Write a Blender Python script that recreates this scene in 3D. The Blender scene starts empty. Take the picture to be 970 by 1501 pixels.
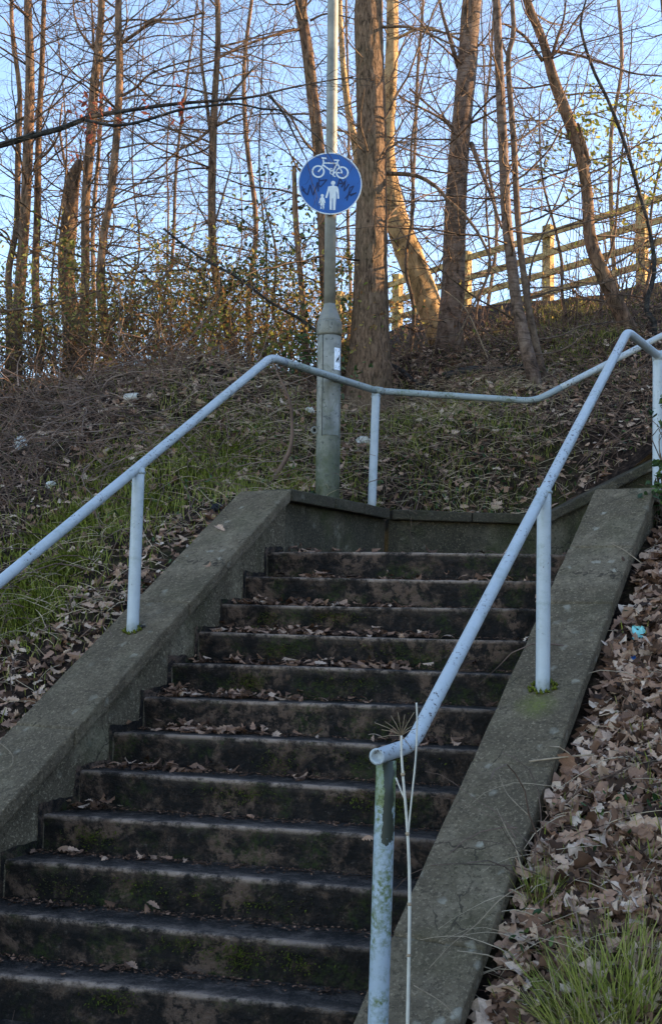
import bpy, math, random
import numpy as np
from mathutils import Vector, Matrix
C = bpy.context.scene.collection
SC = bpy.context.scene
rnd = random.Random(7)
rng = np.random.default_rng(7)
PI = math.pi

# ------------------------------------------------------------------ camera, sky, sun, exposure
F, PITCH, ROLL, EYE = 1650.2, .0879, .0202, 1.67
PW, PH = 970., 1501.
def cam_rows():
    cp, sp, c, s = math.cos(PITCH), math.sin(PITCH), math.cos(ROLL), math.sin(ROLL)
    rt, u, f = np.array([1., 0, 0]), np.array([0, -sp, cp]), np.array([0, cp, sp])
    return np.stack([c*rt + s*u, -s*rt + c*u, f])
R = cam_rows()
cd = bpy.data.cameras.new('camera'); cam = bpy.data.objects.new('camera', cd); C.objects.link(cam)
cd.sensor_fit = 'VERTICAL'; cd.sensor_height = 24; cd.lens = 24*F/PH
cd.clip_start = .05; cd.clip_end = 2000
m = Matrix(((R[0][0], R[1][0], -R[2][0], 0), (R[0][1], R[1][1], -R[2][1], 0), (R[0][2], R[1][2], -R[2][2], EYE), (0, 0, 0, 1)))
cam.matrix_world = m; SC.camera = cam

SUN_EL, SUN_AZ = math.radians(20), math.radians(83)       # azimuth clockwise from +Y (to the right)
wd = bpy.data.worlds.new('World'); SC.world = wd; wd.use_nodes = True
nt = wd.node_tree; nt.nodes.clear()
sk = nt.nodes.new('ShaderNodeTexSky'); sk.sky_type = 'NISHITA'; sk.sun_disc = False
sk.sun_elevation = SUN_EL; sk.sun_rotation = SUN_AZ; sk.altitude = 50; sk.air_density = .8; sk.dust_density = .1; sk.ozone_density = .35
bg = nt.nodes.new('ShaderNodeBackground'); bg.inputs[1].default_value = .15
ow = nt.nodes.new('ShaderNodeOutputWorld')
nt.links.new(sk.outputs[0], bg.inputs[0]); nt.links.new(bg.outputs[0], ow.inputs[0])
sl_ = bpy.data.lights.new('sun', 'SUN'); sl_.energy = 5; sl_.angle = math.radians(.5); sl_.color = (1, .68, .36)
so = bpy.data.objects.new('sun', sl_); C.objects.link(so)
sd = Vector((math.sin(SUN_AZ)*math.cos(SUN_EL), math.cos(SUN_AZ)*math.cos(SUN_EL), math.sin(SUN_EL)))
so.rotation_euler = sd.to_track_quat('Z', 'Y').to_euler(); so.location = (12, 4, 14)
SC.view_settings.view_transform = 'Standard'; SC.view_settings.look = 'None'
SC.view_settings.exposure = 1.88; SC.view_settings.gamma = 1

# ------------------------------------------------------------------ geometry helpers
def ray(x, y):
    return R.T @ np.array([(x-485)/F, -(y-750.5)/F, 1.])
def at(x, y, Y):
    r = ray(x, y); return r*Y/r[1] + [0, 0, EYE]
def onz(x, y, z):
    r = ray(x, y); return r*(z-EYE)/r[2] + [0, 0, EYE]
def onplane(x, y, o, n):
    r = ray(x, y); o = np.asarray(o) - [0, 0, EYE]; return r*(o@n)/(r@n) + [0, 0, EYE]
def pix(P):
    c = (np.asarray(P) - [0, 0, EYE]) @ R.T
    return np.stack([485+F*c[..., 0]/c[..., 2], 750.5-F*c[..., 1]/c[..., 2], c[..., 2]], -1)

def tag(o, label=None, cat=None, group=None, kind=None):
    if label: o['label'] = label
    if cat: o['category'] = cat
    if group: o['group'] = group
    if kind: o['kind'] = kind
    return o
def thing(name, loc, label, cat, group=None):
    o = bpy.data.objects.new(name, None); C.objects.link(o); o.location = Vector([float(v) for v in loc]); o.empty_display_size = .1
    return tag(o, label, cat, group)
def mesh(name, v, f, mat, parent=None, smooth=True, loc=None, tint=None, kind=None, col=None):
    v = np.asarray(v, float)
    off = np.array(parent.location if parent and loc is None else (loc if loc is not None else (0, 0, 0)), float)
    me = bpy.data.meshes.new(name)
    if isinstance(f, np.ndarray):
        n, k = f.shape; vv = (v-off).astype(np.float32)
        me.vertices.add(len(vv)); me.vertices.foreach_set('co', vv.ravel())
        me.loops.add(n*k); me.loops.foreach_set('vertex_index', f.astype(np.int32).ravel())
        me.polygons.add(n); me.polygons.foreach_set('loop_start', np.arange(0, n*k, k, dtype=np.int32))
        me.update(calc_edges=True)
    else:
        me.from_pydata([tuple(p) for p in v-off], [], f)
    if smooth: me.polygons.foreach_set('use_smooth', np.ones(len(me.polygons), bool))
    if tint is not None:
        a = me.attributes.new('tint', 'FLOAT', 'POINT'); a.data.foreach_set('value', np.asarray(tint, np.float32))
    me.materials.append(mat)
    o = bpy.data.objects.new(name, me); C.objects.link(o)
    if parent: o.parent = parent
    elif loc is not None: o.location = Vector([float(q) for q in loc])
    if kind: o['kind'] = kind
    return o

class Geo:
    def __init__(s): s.v = []; s.f = []
    def add(s, v, f):
        b = len(s.v); s.v += [tuple(map(float, p)) for p in v]; s.f += [tuple(i+b for i in q) for q in f]; return s
    def box8(s, p):   # p: 8 corners: bottom 4 ccw, top 4 ccw
        return s.add(p, [(3, 2, 1, 0), (4, 5, 6, 7), (0, 1, 5, 4), (1, 2, 6, 5), (2, 3, 7, 6), (3, 0, 4, 7)])
    def tube(s, pts, rad, n=12, caps=True, bump=None):
        pts = [np.asarray(p, float) for p in pts]
        if np.isscalar(rad): rad = [rad]*len(pts)
        rings = []; T0 = None; U = None
        for i, p in enumerate(pts):
            t = pts[min(i+1, len(pts)-1)] - pts[max(i-1, 0)]; t = t/np.linalg.norm(t)
            if U is None:
                a = np.array([0, 0, 1.]) if abs(t[2]) < .9 else np.array([1., 0, 0])
                U = np.cross(a, t)
            else: U = U - t*(U@t)
            U /= np.linalg.norm(U); V = np.cross(t, U)
            ring = []
            for k in range(n):
                a = 2*PI*k/n; r = rad[i]*(1 if bump is None else bump(i, k))
                ring.append(p + r*(math.cos(a)*U + math.sin(a)*V))
            rings.append(ring)
        v = [q for r in rings for q in r]; f = []
        for i in range(len(pts)-1):
            for k in range(n):
                f.append((i*n+k, i*n+(k+1) % n, (i+1)*n+(k+1) % n, (i+1)*n+k))
        if caps:
            f.append(tuple(range(n-1, -1, -1))); f.append(tuple((len(pts)-1)*n+k for k in range(n)))
        return s.add(v, f)
    def build(s, name, mat, parent=None, smooth=True, **k):
        return mesh(name, s.v, s.f, mat, parent, smooth, **k)

def bevel(o, w=.01, seg=2):
    b = o.modifiers.new('bevel', 'BEVEL'); b.width = w; b.segments = seg; b.limit_method = 'ANGLE'; return o
def catmull(P, n=6):
    P = [np.asarray(p, float) for p in P]; out = []
    for i in range(len(P)-1):
        p0, p1, p2, p3 = P[max(i-1, 0)], P[i], P[i+1], P[min(i+2, len(P)-1)]
        for k in range(n):
            t = k/n
            out.append(.5*((2*p1)+(-p0+p2)*t+(2*p0-5*p1+4*p2-p3)*t*t+(-p0+3*p1-3*p2+p3)*t**3))
    out.append(P[-1]); return out
def segs_mesh(name, S, mat, parent=None, kind=None, sides=3, loc=None):
    """S: list of (p0,p1,r0,r1); all joined as thin frusta"""
    if not S: return None
    A = np.array([(*s[0], *s[1], s[2], s[3]) for s in S], float)
    p0, p1, r0, r1 = A[:, :3], A[:, 3:6], A[:, 6], A[:, 7]
    t = p1-p0; t /= np.linalg.norm(t, axis=1, keepdims=True)+1e-9
    a = np.where(np.abs(t[:, 2:3]) < .9, np.array([[0, 0, 1.]]), np.array([[1., 0, 0]]))
    U = np.cross(a, t); U /= np.linalg.norm(U, axis=1, keepdims=True)+1e-9; V = np.cross(t, U)
    vs = []
    for p, r in ((p0, r0), (p1, r1)):
        for k in range(sides):
            an = 2*PI*k/sides; vs.append(p + r[:, None]*(math.cos(an)*U+math.sin(an)*V))
    v = np.stack(vs, 1).reshape(-1, 3); n = len(A); b = (np.arange(n)*2*sides)[:, None]
    fs = [np.stack([b[:, 0]+k, b[:, 0]+(k+1) % sides, b[:, 0]+sides+(k+1) % sides, b[:, 0]+sides+k], 1) for k in range(sides)]
    return mesh(name, v, np.concatenate(fs), mat, parent, True, kind=kind, loc=loc)

# ------------------------------------------------------------------ materials
def nodes(name):
    m = bpy.data.materials.new(name); m.use_nodes = True; t = m.node_tree
    return m, t, t.nodes['Principled BSDF']
def N(t, typ, **k):
    n = t.nodes.new(typ)
    for a, b in k.items():
        if a.startswith('i_'): n.inputs[int(a[2:]) if a[2:].isdigit() else a[2:]].default_value = b
        else: setattr(n, a, b)
    return n
def ramp(t, src, stops):
    r = t.nodes.new('ShaderNodeValToRGB'); e = r.color_ramp.elements
    while len(e) < len(stops): e.new(.5)
    for i, (p, c) in enumerate(stops):
        e[i].position = p; e[i].color = (*c, 1) if len(c) == 3 else c
    t.links.new(src, r.inputs[0]); return r.outputs[0]
def noise(t, co, scale, detail=6, rough=.6, dist=0):
    n = N(t, 'ShaderNodeTexNoise'); n.inputs['Scale'].default_value = scale; n.inputs['Detail'].default_value = detail
    n.inputs['Roughness'].default_value = rough; n.inputs['Distortion'].default_value = dist
    t.links.new(co, n.inputs['Vector']); return n.outputs['Fac']
def mix(t, fac, a, b, mode='MIX'):
    m = N(t, 'ShaderNodeMix', data_type='RGBA', blend_type=mode)
    for s, i in ((fac, 0), (a, 6), (b, 7)):
        if hasattr(s, 'is_linked'): t.links.new(s, m.inputs[i])
        else: m.inputs[i].default_value = s if i == 0 else (*s, 1)
    return m.outputs[2]
def math_(t, op, a, b=None, c=False):
    m = N(t, 'ShaderNodeMath', operation=op, use_clamp=c)
    for s, i in ((a, 0), (b, 1)):
        if s is None: continue
        if hasattr(s, 'is_linked'): t.links.new(s, m.inputs[i])
        else: m.inputs[i].default_value = s
    return m.outputs[0]
def coords(t, scale=None):
    c = N(t, 'ShaderNodeTexCoord').outputs['Object']
    if scale:
        mp = N(t, 'ShaderNodeMapping'); mp.inputs['Scale'].default_value = scale; t.links.new(c, mp.inputs[0]); return mp.outputs[0]
    return c
def sep(t, co):
    s = N(t, 'ShaderNodeSeparateXYZ'); t.links.new(co, s.inputs[0]); return s.outputs
def bump(t, p, h, strength=.5, dist=.01):
    b = N(t, 'ShaderNodeBump'); b.inputs['Strength'].default_value = strength; b.inputs['Distance'].default_value = dist
    t.links.new(h, b.inputs['Height']); t.links.new(b.outputs[0], p.inputs['Normal'])
def fin(t, p, col, rough=.8, spec=.3):
    if hasattr(col, 'is_linked'): t.links.new(col, p.inputs['Base Color'])
    else: p.inputs['Base Color'].default_value = (*col, 1)
    if hasattr(rough, 'is_linked'): t.links.new(rough, p.inputs['Roughness'])
    else: p.inputs['Roughness'].default_value = rough
    p.inputs['Specular IOR Level'].default_value = spec

def m_concrete(name, a, b, moss=.0, pale=.5, stains=()):
    m, t, p = nodes(name); co = coords(t)
    c = ramp(t, noise(t, co, 2.6, 9, .68), [(.34, tuple(x*.72 for x in a)), (.5, a), (.66, b)])
    c = mix(t, math_(t, 'MULTIPLY', ramp(t, noise(t, co, 7, 8, .7, .6), [(.44, (1, 1, 1)), (.58, (0, 0, 0))]), .5), c, tuple(x*.55 for x in a))
    sp = noise(t, co, 75, 4, .75)
    c = mix(t, math_(t, 'MULTIPLY', ramp(t, sp, [(.55, (0, 0, 0)), (.62, (1, 1, 1))]), .5), c, (b[0]*1.7, b[1]*1.7, b[2]*1.65))
    c = mix(t, math_(t, 'MULTIPLY', ramp(t, noise(t, co, 48, 5, .75), [(.38, (1, 1, 1)), (.47, (0, 0, 0))]), .75), c, (a[0]*.35, a[1]*.35, a[2]*.35))
    vo = N(t, 'ShaderNodeTexVoronoi'); vo.inputs['Scale'].default_value = 13; vo.inputs['Randomness'].default_value = 1
    wv = N(t, 'ShaderNodeVectorMath', operation='ADD'); ns = N(t, 'ShaderNodeTexNoise'); ns.inputs['Scale'].default_value = 22; t.links.new(co, ns.inputs['Vector'])
    sc_ = N(t, 'ShaderNodeVectorMath', operation='SCALE'); sc_.inputs['Scale'].default_value = .06; t.links.new(ns.outputs['Color'], sc_.inputs[0]); t.links.new(co, wv.inputs[0]); t.links.new(sc_.outputs[0], wv.inputs[1]); t.links.new(wv.outputs[0], vo.inputs['Vector'])
    sv = sep(t, vo.outputs['Color'])
    lich = math_(t, 'MULTIPLY', ramp(t, vo.outputs['Distance'], [(.16, (1, 1, 1)), (.34, (0, 0, 0))]), ramp(t, sv[0], [(.68, (0, 0, 0)), (.72, (1, 1, 1))]))
    lich = math_(t, 'MULTIPLY', lich, ramp(t, noise(t, co, 1.6, 3), [(.42, (0, 0, 0)), (.58, (1, 1, 1))]))
    c = mix(t, math_(t, 'MULTIPLY', lich, pale), c, (.50, .45, .35))
    g = ramp(t, noise(t, co, 2.1, 6, .7), [(.5, (0, 0, 0)), (.66, (1, 1, 1))])
    c = mix(t, math_(t, 'MULTIPLY', g, moss), c, (.055, .06, .018))
    for (q, r) in stains:     # yellow-green algae below a post
        v1 = N(t, 'ShaderNodeVectorMath', operation='DISTANCE'); t.links.new(co, v1.inputs[0]); v1.inputs[1].default_value = tuple(map(float, q))
        dd = math_(t, 'ADD', v1.outputs['Value'], math_(t, 'MULTIPLY', noise(t, co, 20, 6, .7), r*1.0))
        k = math_(t, 'MULTIPLY', ramp(t, math_(t, 'MULTIPLY', dd, 1/(2.2*r)), [(.3, (1, 1, 1)), (.75, (0, 0, 0))]), ramp(t, noise(t, co, 60, 4, .7), [(.3, (.35, .35, .35)), (.6, (1, 1, 1))]))
        c = mix(t, math_(t, 'MULTIPLY', k, .75), c, (.17, .19, .03))
    # water streaks and hairline cracks
    ck = N(t, 'ShaderNodeTexVoronoi', feature='DISTANCE_TO_EDGE'); ck.inputs['Scale'].default_value = 2.1; t.links.new(wv.outputs[0], ck.inputs['Vector'])
    c = mix(t, math_(t, 'MULTIPLY', math_(t, 'LESS_THAN', ck.outputs['Distance'], .006), ramp(t, noise(t, co, 1.7, 3), [(.5, (0, 0, 0)), (.56, (.8, .8, .8))])), c, (a[0]*.25, a[1]*.25, a[2]*.25))
    stk_ = noise(t, coords(t, (9, 9, .9)), 1.0, 6, .65)
    c = mix(t, math_(t, 'MULTIPLY', ramp(t, stk_, [(.5, (0, 0, 0)), (.68, (1, 1, 1))]), .45), c, tuple(x*.5 for x in a))
    h = math_(t, 'ADD', math_(t, 'ADD', noise(t, co, 90, 5, .75), math_(t, 'MULTIPLY', noise(t, co, 12, 5), 1.2)), math_(t, 'MULTIPLY', sp, 1.5))
    bump(t, p, h, .9, .012); fin(t, p, c, .88, .25); return m
M = {}
M['coping'] = m_concrete('weathered coping concrete', (.175, .130, .080), (.295, .226, .150), .3)
M['wall'] = m_concrete('damp wall concrete', (.165, .127, .08), (.38, .31, .21), .5, .3)

def m_step():
    m, t, p = nodes('dark worn step concrete'); geo = N(t, 'ShaderNodeNewGeometry'); co = coords(t)
    base = ramp(t, noise(t, co, 11, 11, .78), [(.42, (.005, .0032, .002)), (.51, (.014, .0088, .006)), (.57, (.042, .026, .017)), (.66, (.13, .078, .05))])
    patch = math_(t, 'MULTIPLY', ramp(t, noise(t, co, 2.7, 5, .6, .8), [(.5, (0, 0, 0)), (.57, (1, 1, 1))]), ramp(t, noise(t, co, 16, 7, .75), [(.45, (0, 0, 0)), (.53, (1, 1, 1))]))
    base = mix(t, math_(t, 'MULTIPLY', patch, .8), base, (.17, .105, .072))
    spk = ramp(t, noise(t, co, 34, 4, .7), [(.62, (0, 0, 0)), (.68, (1, 1, 1))])
    base = mix(t, math_(t, 'MULTIPLY', spk, .4), base, (.15, .12, .095))
    moss = math_(t, 'MULTIPLY', ramp(t, noise(t, co, 4.5, 6, .7), [(.51, (0, 0, 0)), (.6, (1, 1, 1))]), ramp(t, noise(t, co, 60, 4), [(.4, (0, 0, 0)), (.6, (1, 1, 1))]))
    base = mix(t, math_(t, 'MULTIPLY', moss, .8), base, (.030, .042, .004))
    nz = sep(t, geo.outputs['Normal'])[2]
    at_ = N(t, 'ShaderNodeAttribute', attribute_name='tint').outputs['Fac']     # 1 along the worn nosing
    tread = ramp(t, noise(t, co, 10, 11, .8, .4), [(.42, (.008, .006, .005)), (.51, (.028, .020, .016)), (.60, (.12, .088, .070))])
    tread = mix(t, math_(t, 'MULTIPLY', ramp(t, noise(t, co, 70, 4, .7), [(.55, (0, 0, 0)), (.66, (1, 1, 1))]), .45), tread, (.20, .165, .14))
    upf = ramp(t, nz, [(.6, (0, 0, 0)), (.85, (1, 1, 1))])
    worn = math_(t, 'MULTIPLY', at_, ramp(t, noise(t, coords(t, (6, 6, 6)), 1.1, 9, .8), [(.44, (.05, .05, .05)), (.56, (1, 1, 1))]))
    c = mix(t, math_(t, 'MULTIPLY', upf, .95), base, tread)
    c = mix(t, math_(t, 'MULTIPLY', worn, .9), c, (.46, .33, .25))
    h = math_(t, 'ADD', noise(t, co, 70, 6, .75), math_(t, 'MULTIPLY', noise(t, co, 16, 6), 2.5))
    bump(t, p, h, 1.0, .02); fin(t, p, c, .72, .3); return m
M['step'] = m_step()

def m_paint(name, base, chip=.62, algae=.0, dirt=.3, peel=False):
    m, t, p = nodes(name); co = coords(t)
    c = mix(t, math_(t, 'MULTIPLY', ramp(t, noise(t, co, 9, 6, .7), [(.4, (0, 0, 0)), (.7, (1, 1, 1))]), dirt), base, tuple(x*.62 for x in base))
    streak = noise(t, coords(t, (60, 60, 4)), 1.0, 4, .6)
    c = mix(t, math_(t, 'MULTIPLY', ramp(t, streak, [(.55, (0, 0, 0)), (.75, (1, 1, 1))]), .25), c, (.33, .36, .33))
    al = math_(t, 'MULTIPLY', ramp(t, noise(t, co, 6, 7, .7), [(.38 if peel else .5, (0, 0, 0)), (.54 if peel else .66, (1, 1, 1))]), ramp(t, noise(t, co, 55, 4, .7), [(.4, (0, 0, 0)), (.6, (1, 1, 1))]))
    c = mix(t, math_(t, 'MULTIPLY', al, algae), c, (.10, .13, .03))
    ch = ramp(t, noise(t, co, 62, 6, .68), [(chip, (0, 0, 0)), (chip+.015, (1, 1, 1))])
    ch = math_(t, 'MULTIPLY', ch, ramp(t, noise(t, co, 3.5, 3), [(.47, (0, 0, 0)), (.55, (1, 1, 1))]))
    c = mix(t, ch, c, (.075, .05, .038))
    if peel:        # the top of the post: green algae, and a torn strip where the paint has come away
        s3 = sep(t, co); zz = math_(t, 'ADD', s3[2], math_(t, 'MULTIPLY', noise(t, co, 13, 6, .7), .16))
        al2 = math_(t, 'GREATER_THAN', zz, PEEL[0])
        c = mix(t, math_(t, 'MULTIPLY', al2, .75), c, (.16, .19, .07))
        fl = math_(t, 'GREATER_THAN', noise(t, co, 42, 5, .7), .53); c = mix(t, math_(t, 'MULTIPLY', math_(t, 'MULTIPLY', al2, fl), .8), c, (.07, .095, .02))
        xx = math_(t, 'ADD', s3[0], math_(t, 'MULTIPLY', noise(t, co, 18, 6, .7), .05))
        strip = math_(t, 'MULTIPLY', math_(t, 'GREATER_THAN', xx, PEEL[1]), math_(t, 'GREATER_THAN', zz, PEEL[2]))
        strip = math_(t, 'MULTIPLY', strip, math_(t, 'LESS_THAN', xx, PEEL[1]+.034))
        c = mix(t, strip, c, (.035, .038, .025)); ch = math_(t, 'MAXIMUM', ch, strip)
    h = math_(t, 'SUBTRACT', math_(t, 'MULTIPLY', noise(t, co, 60, 4), .3), ch)
    bump(t, p, h, .4, .003); fin(t, p, c, .45, .4); return m
PEEL = (.0, .0, .0)
M['rail'] = m_paint('chipped pale blue rail paint', (.43, .46, .48), .58, .35)
M['railback'] = m_paint('mossy pale rail paint', (.34, .37, .36), .57, .9, .5)
M['post'] = m_paint('pale blue post paint', (.46, .49, .505), .63, .4, .4)

def m_lamp(name, lo):
    m, t, p = nodes(name); co = coords(t); z = sep(t, co)[2]
    c = ramp(t, noise(t, co, 5, 7, .65), [(.34, (.12, .115, .095)), (.62, (.27, .255, .215))])
    if lo:
        k = math_(t, 'ADD', z, math_(t, 'MULTIPLY', noise(t, co, 9, 6, .7), .7))
        g = ramp(t, k, [(.6, (1, 1, 1)), (1.0, (0, 0, 0))])
        g = math_(t, 'MULTIPLY', g, ramp(t, noise(t, co, 22, 6, .7), [(.3, (.3, .3, .3)), (.62, (1, 1, 1))]))
        c = mix(t, math_(t, 'MULTIPLY', g, .95), c, (.055, .07, .03))
        st = ramp(t, noise(t, coords(t, (14, 14, 2.5)), 1, 6, .7), [(.5, (0, 0, 0)), (.7, (1, 1, 1))])
        c = mix(t, math_(t, 'MULTIPLY', st, .75), c, (.075, .07, .045)); blot = ramp(t, noise(t, co, 7, 7, .75, 1.), [(.5, (0, 0, 0)), (.6, (1, 1, 1))]); c = mix(t, math_(t, 'MULTIPLY', blot, .5), c, (.10, .10, .05))
        ch = ramp(t, noise(t, co, 26, 5, .7), [(.59, (0, 0, 0)), (.62, (1, 1, 1))])
        c = mix(t, math_(t, 'MULTIPLY', ch, .7), c, (.03, .032, .028))
    else:
        st = ramp(t, noise(t, coords(t, (40, 40, 3)), 1, 4, .6), [(.45, (0, 0, 0)), (.7, (1, 1, 1))])
        c = mix(t, math_(t, 'MULTIPLY', st, .4), c, (.12, .14, .16))
    bump(t, p, noise(t, co, 45, 5), .3, .004); fin(t, p, c, .55, .4); return m
M['lampbase'] = m_lamp('mossy grey lamp base', True)
M['lamppole'] = m_lamp('galvanised pole', False)
def m_flat(name, c, rough=.6, spec=.3, var=.15, sc=30):
    m, t, p = nodes(name); co = coords(t)
    cc = ramp(t, noise(t, co, sc, 5), [(.3, tuple(x*(1-var) for x in c)), (.7, tuple(min(1, x*(1+var)) for x in c))])
    fin(t, p, cc, rough, spec); return m
M['blue'] = m_flat('sign blue', (.008, .085, .32), .4, .4, .18, 6)
M['bluedeep'] = m_flat('dark blue pen scribble', (.004, .018, .085), .5, .3, .3)
M['white'] = m_flat('sign white', (.62, .66, .68), .45, .4, .1)
M['black'] = m_flat('black', (.01, .01, .012), .6)
M['paper'] = m_flat('sticker paper', (.72, .74, .78), .5, .3, .08)
M['dark'] = m_flat('dark gap', (.012, .013, .012), .9)
M['turq'] = m_flat('turquoise wrapper', (.25, .62, .6), .4, .4, .2)
M['canblue'] = m_flat('crushed blue can', (.25, .45, .75), .3, .5, .4, 50)
M['plastic'] = m_flat('white plastic scrap', (.58, .55, .5), .4, .4, .15)

def m_bark(name, a, b, stretch=(9, 9, 2.2), green=.0, str_=1.0, bands=False):
    m, t, p = nodes(name); co = coords(t)
    n1 = noise(t, coords(t, stretch), 2.2, 7, .7, .6)
    c = ramp(t, n1, [(.38, tuple(x*.3 for x in a)), (.48, a), (.64, b)])
    c = mix(t, math_(t, 'MULTIPLY', ramp(t, noise(t, co, 2.3, 5), [(.45, (0, 0, 0)), (.7, (1, 1, 1))]), green), c, (.06, .075, .03))
    h = n1
    if bands:
        n2 = noise(t, coords(t, (3, 3, 26)), 1.4, 5, .6, .4); h = math_(t, 'ADD', n1, n2)
        c = mix(t, math_(t, 'MULTIPLY', ramp(t, n2, [(.5, (0, 0, 0)), (.62, (1, 1, 1))]), .6), c, tuple(x*.4 for x in a))
    bump(t, p, h, str_, .02); fin(t, p, c, .9, .15); return m
M['bark'] = m_bark('young brown bark', (.13, .078, .052), (.27, .165, .105), green=.25, str_=.7)
M['barkold'] = m_bark('ridged oak bark', (.125, .078, .050), (.23, .150, .10), (20, 20, 5), .2, 1.0)
M['barkpale'] = m_bark('pale smooth bark', (.37, .235, .115), (.54, .365, .19), (4, 4, 2), .15, .4)
M['barkcherry'] = m_bark('banded cherry bark', (.14, .092, .068), (.23, .165, .13), (5, 5, 3), .12, .7, True)
M['twig'] = m_bark('twig bark', (.11, .075, .055), (.20, .14, .10), (4, 4, 4), .1, .2)
M['branchdark'] = m_bark('dark wet branch bark', (.028, .026, .025), (.07, .065, .062), (8, 8, 8), .1, .5)
M['wood'] = m_bark('weathered fence timber', (.34, .23, .10), (.56, .40, .19), (5, 5, 5), .4, .4)
M['deadstem'] = m_flat('dry pale stem', (.30, .22, .145), .8, .2, .3, 25)
M['bramble'] = m_flat('bramble stem', (.15, .095, .07), .8, .2, .8, 3)
M['deadgrey'] = m_flat('grey dead sticks', (.20, .14, .11), .85, .2, .7, 3)
M['drygrass'] = m_flat('dry grass', (.46, .35, .235), .8, .2, .5, 5)
M['hogweed'] = m_flat('dry hogweed stem', (.55, .50, .42), .7, .2, .2, 12)

def m_leaf(name, stops, trans=.25, attr=True, rough=.75):
    m, t, p = nodes(name)
    if attr: f = N(t, 'ShaderNodeAttribute', attribute_name='tint').outputs['Fac']
    else: f = N(t, 'ShaderNodeObjectInfo').outputs['Random']
    c = ramp(t, f, stops)
    co = coords(t)
    c = mix(t, math_(t, 'MULTIPLY', ramp(t, noise(t, co, 35 if attr else 18, 4), [(.4, (0, 0, 0)), (.7, (1, 1, 1))]), .35), c, tuple(x*.45 for x in stops[0][1]))
    fin(t, p, c, rough, .25)
    if trans:
        tr = N(t, 'ShaderNodeBsdfTranslucent'); t.links.new(c, tr.inputs[0])
        mx = N(t, 'ShaderNodeMixShader'); mx.inputs[0].default_value = trans
        t.links.new(p.outputs[0], mx.inputs[1]); t.links.new(tr.outputs[0], mx.inputs[2])
        t.links.new(mx.outputs[0], t.nodes['Material Output'].inputs[0])
    return m
OAK = [(0, (.045, .024, .015)), (.22, (.13, .066, .038)), (.45, (.37, .205, .132)), (.7, (.57, .375, .26)), (1, (.73, .55, .42))]
M['leaf'] = m_leaf('dry oak litter', OAK, .15)
DAMP = [(0, (.035, .018, .011)), (.4, (.16, .085, .053)), (.75, (.33, .20, .135)), (1, (.55, .39, .29))]
M['leafdamp'] = m_leaf('damp oak leaf', DAMP, .1, False)
M['leafobj'] = m_leaf('dry oak leaf', OAK, .15, False)
M['grass'] = m_leaf('grass blades', [(0, (.11, .13, .018)), (.5, (.25, .27, .045)), (.85, (.38, .36, .09)), (1, (.46, .36, .19))], .25)
M['moss'] = m_leaf('moss', [(0, (.05, .06, .006)), (1, (.20, .215, .02))], .1)
M['ivy'] = m_leaf('dark evergreen leaves', [(0, (.02, .042, .013)), (.6, (.045, .085, .024)), (1, (.10, .15, .04))], .15, True, .4)
M['under'] = m_leaf('autumn undergrowth leaves', [(0, (.16, .075, .03)), (.3, (.34, .18, .07)), (.5, (.44, .30, .11)), (.66, (.38, .36, .10)), (.82, (.20, .24, .05)), (1, (.08, .13, .03))], .55)
M['yleaf'] = m_leaf('yellow green leaves', [(0, (.13, .16, .03)), (1, (.34, .32, .08))], .5)
M['redleaf'] = m_leaf('withered red leaves', [(0, (.14, .03, .02)), (1, (.30, .09, .05))], .4)

def m_ground():
    m, t, p = nodes('leaf mould soil'); co = coords(t)
    c = ramp(t, noise(t, co, 16, 8, .75), [(.36, (.009, .006, .005)), (.52, (.034, .021, .015)), (.66, (.12, .075, .05))])
    g = math_(t, 'MULTIPLY', ramp(t, noise(t, co, 1.1, 5, .6), [(.5, (0, 0, 0)), (.66, (1, 1, 1))]), ramp(t, noise(t, co, 26, 5, .7), [(.4, (0, 0, 0)), (.6, (1, 1, 1))]))
    c = mix(t, math_(t, 'MULTIPLY', g, .5), c, (.085, .095, .02))
    bump(t, p, noise(t, co, 38, 7, .8), 1, .03); fin(t, p, c, .95, .1); return m
M['ground'] = m_ground()
M['path'] = m_concrete('path asphalt', (.035, .034, .033), (.06, .058, .055), .2)

# ------------------------------------------------------------------ plan of the stairs
na, wa = -.2436, .489
D = np.array([math.cos(na), math.sin(na), 0]); NN = np.array([-math.sin(na), math.cos(na), 0])
W = np.array([math.sin(wa), math.cos(wa), 0]); WP = np.array([W[1], -W[0], 0])
B0 = np.array([0, 7.1366, .3708+EYE]); GO, RI = .2411, .17
SL = RI/GO*float(W@NN)
OL = B0 - .3627*D + [0, 0, .30]; OR = B0 + 1.5711*D + [0, 0, .25]
UP = np.array([0, 0, 1.])
def PL(s, t, dz=0): return OL + s*W + t*WP + UP*(SL*s+dz)
def PR(s, t, dz=0): return OR + s*W + t*WP + UP*(SL*s+dz)
NRM = np.cross(WP, W+UP*SL); NRM /= np.linalg.norm(NRM)
SLT, SRT = .195, .25                       # where each slope ends at the landing
SLB, SRB = -3.45, -3.75
ZA = PL(SLT, 0)[2]                         # level coping along the landing
ZR = PR(SRT, 0)[2]
A = PL(SLT, 0); K = onz(572.5, 746, ZA); Mx = onz(800, 754, ZA)
E1 = (K-A)/np.linalg.norm(K-A); E2 = (Mx-K)/np.linalg.norm(Mx-K)
P1 = np.array([-E1[1], E1[0], 0]); P2 = np.array([-E2[1], E2[0], 0])   # outward (up the bank)
RC = PR(SRT+.55, .185); RC[2] = ZR         # corner post of the right-hand wall

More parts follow.
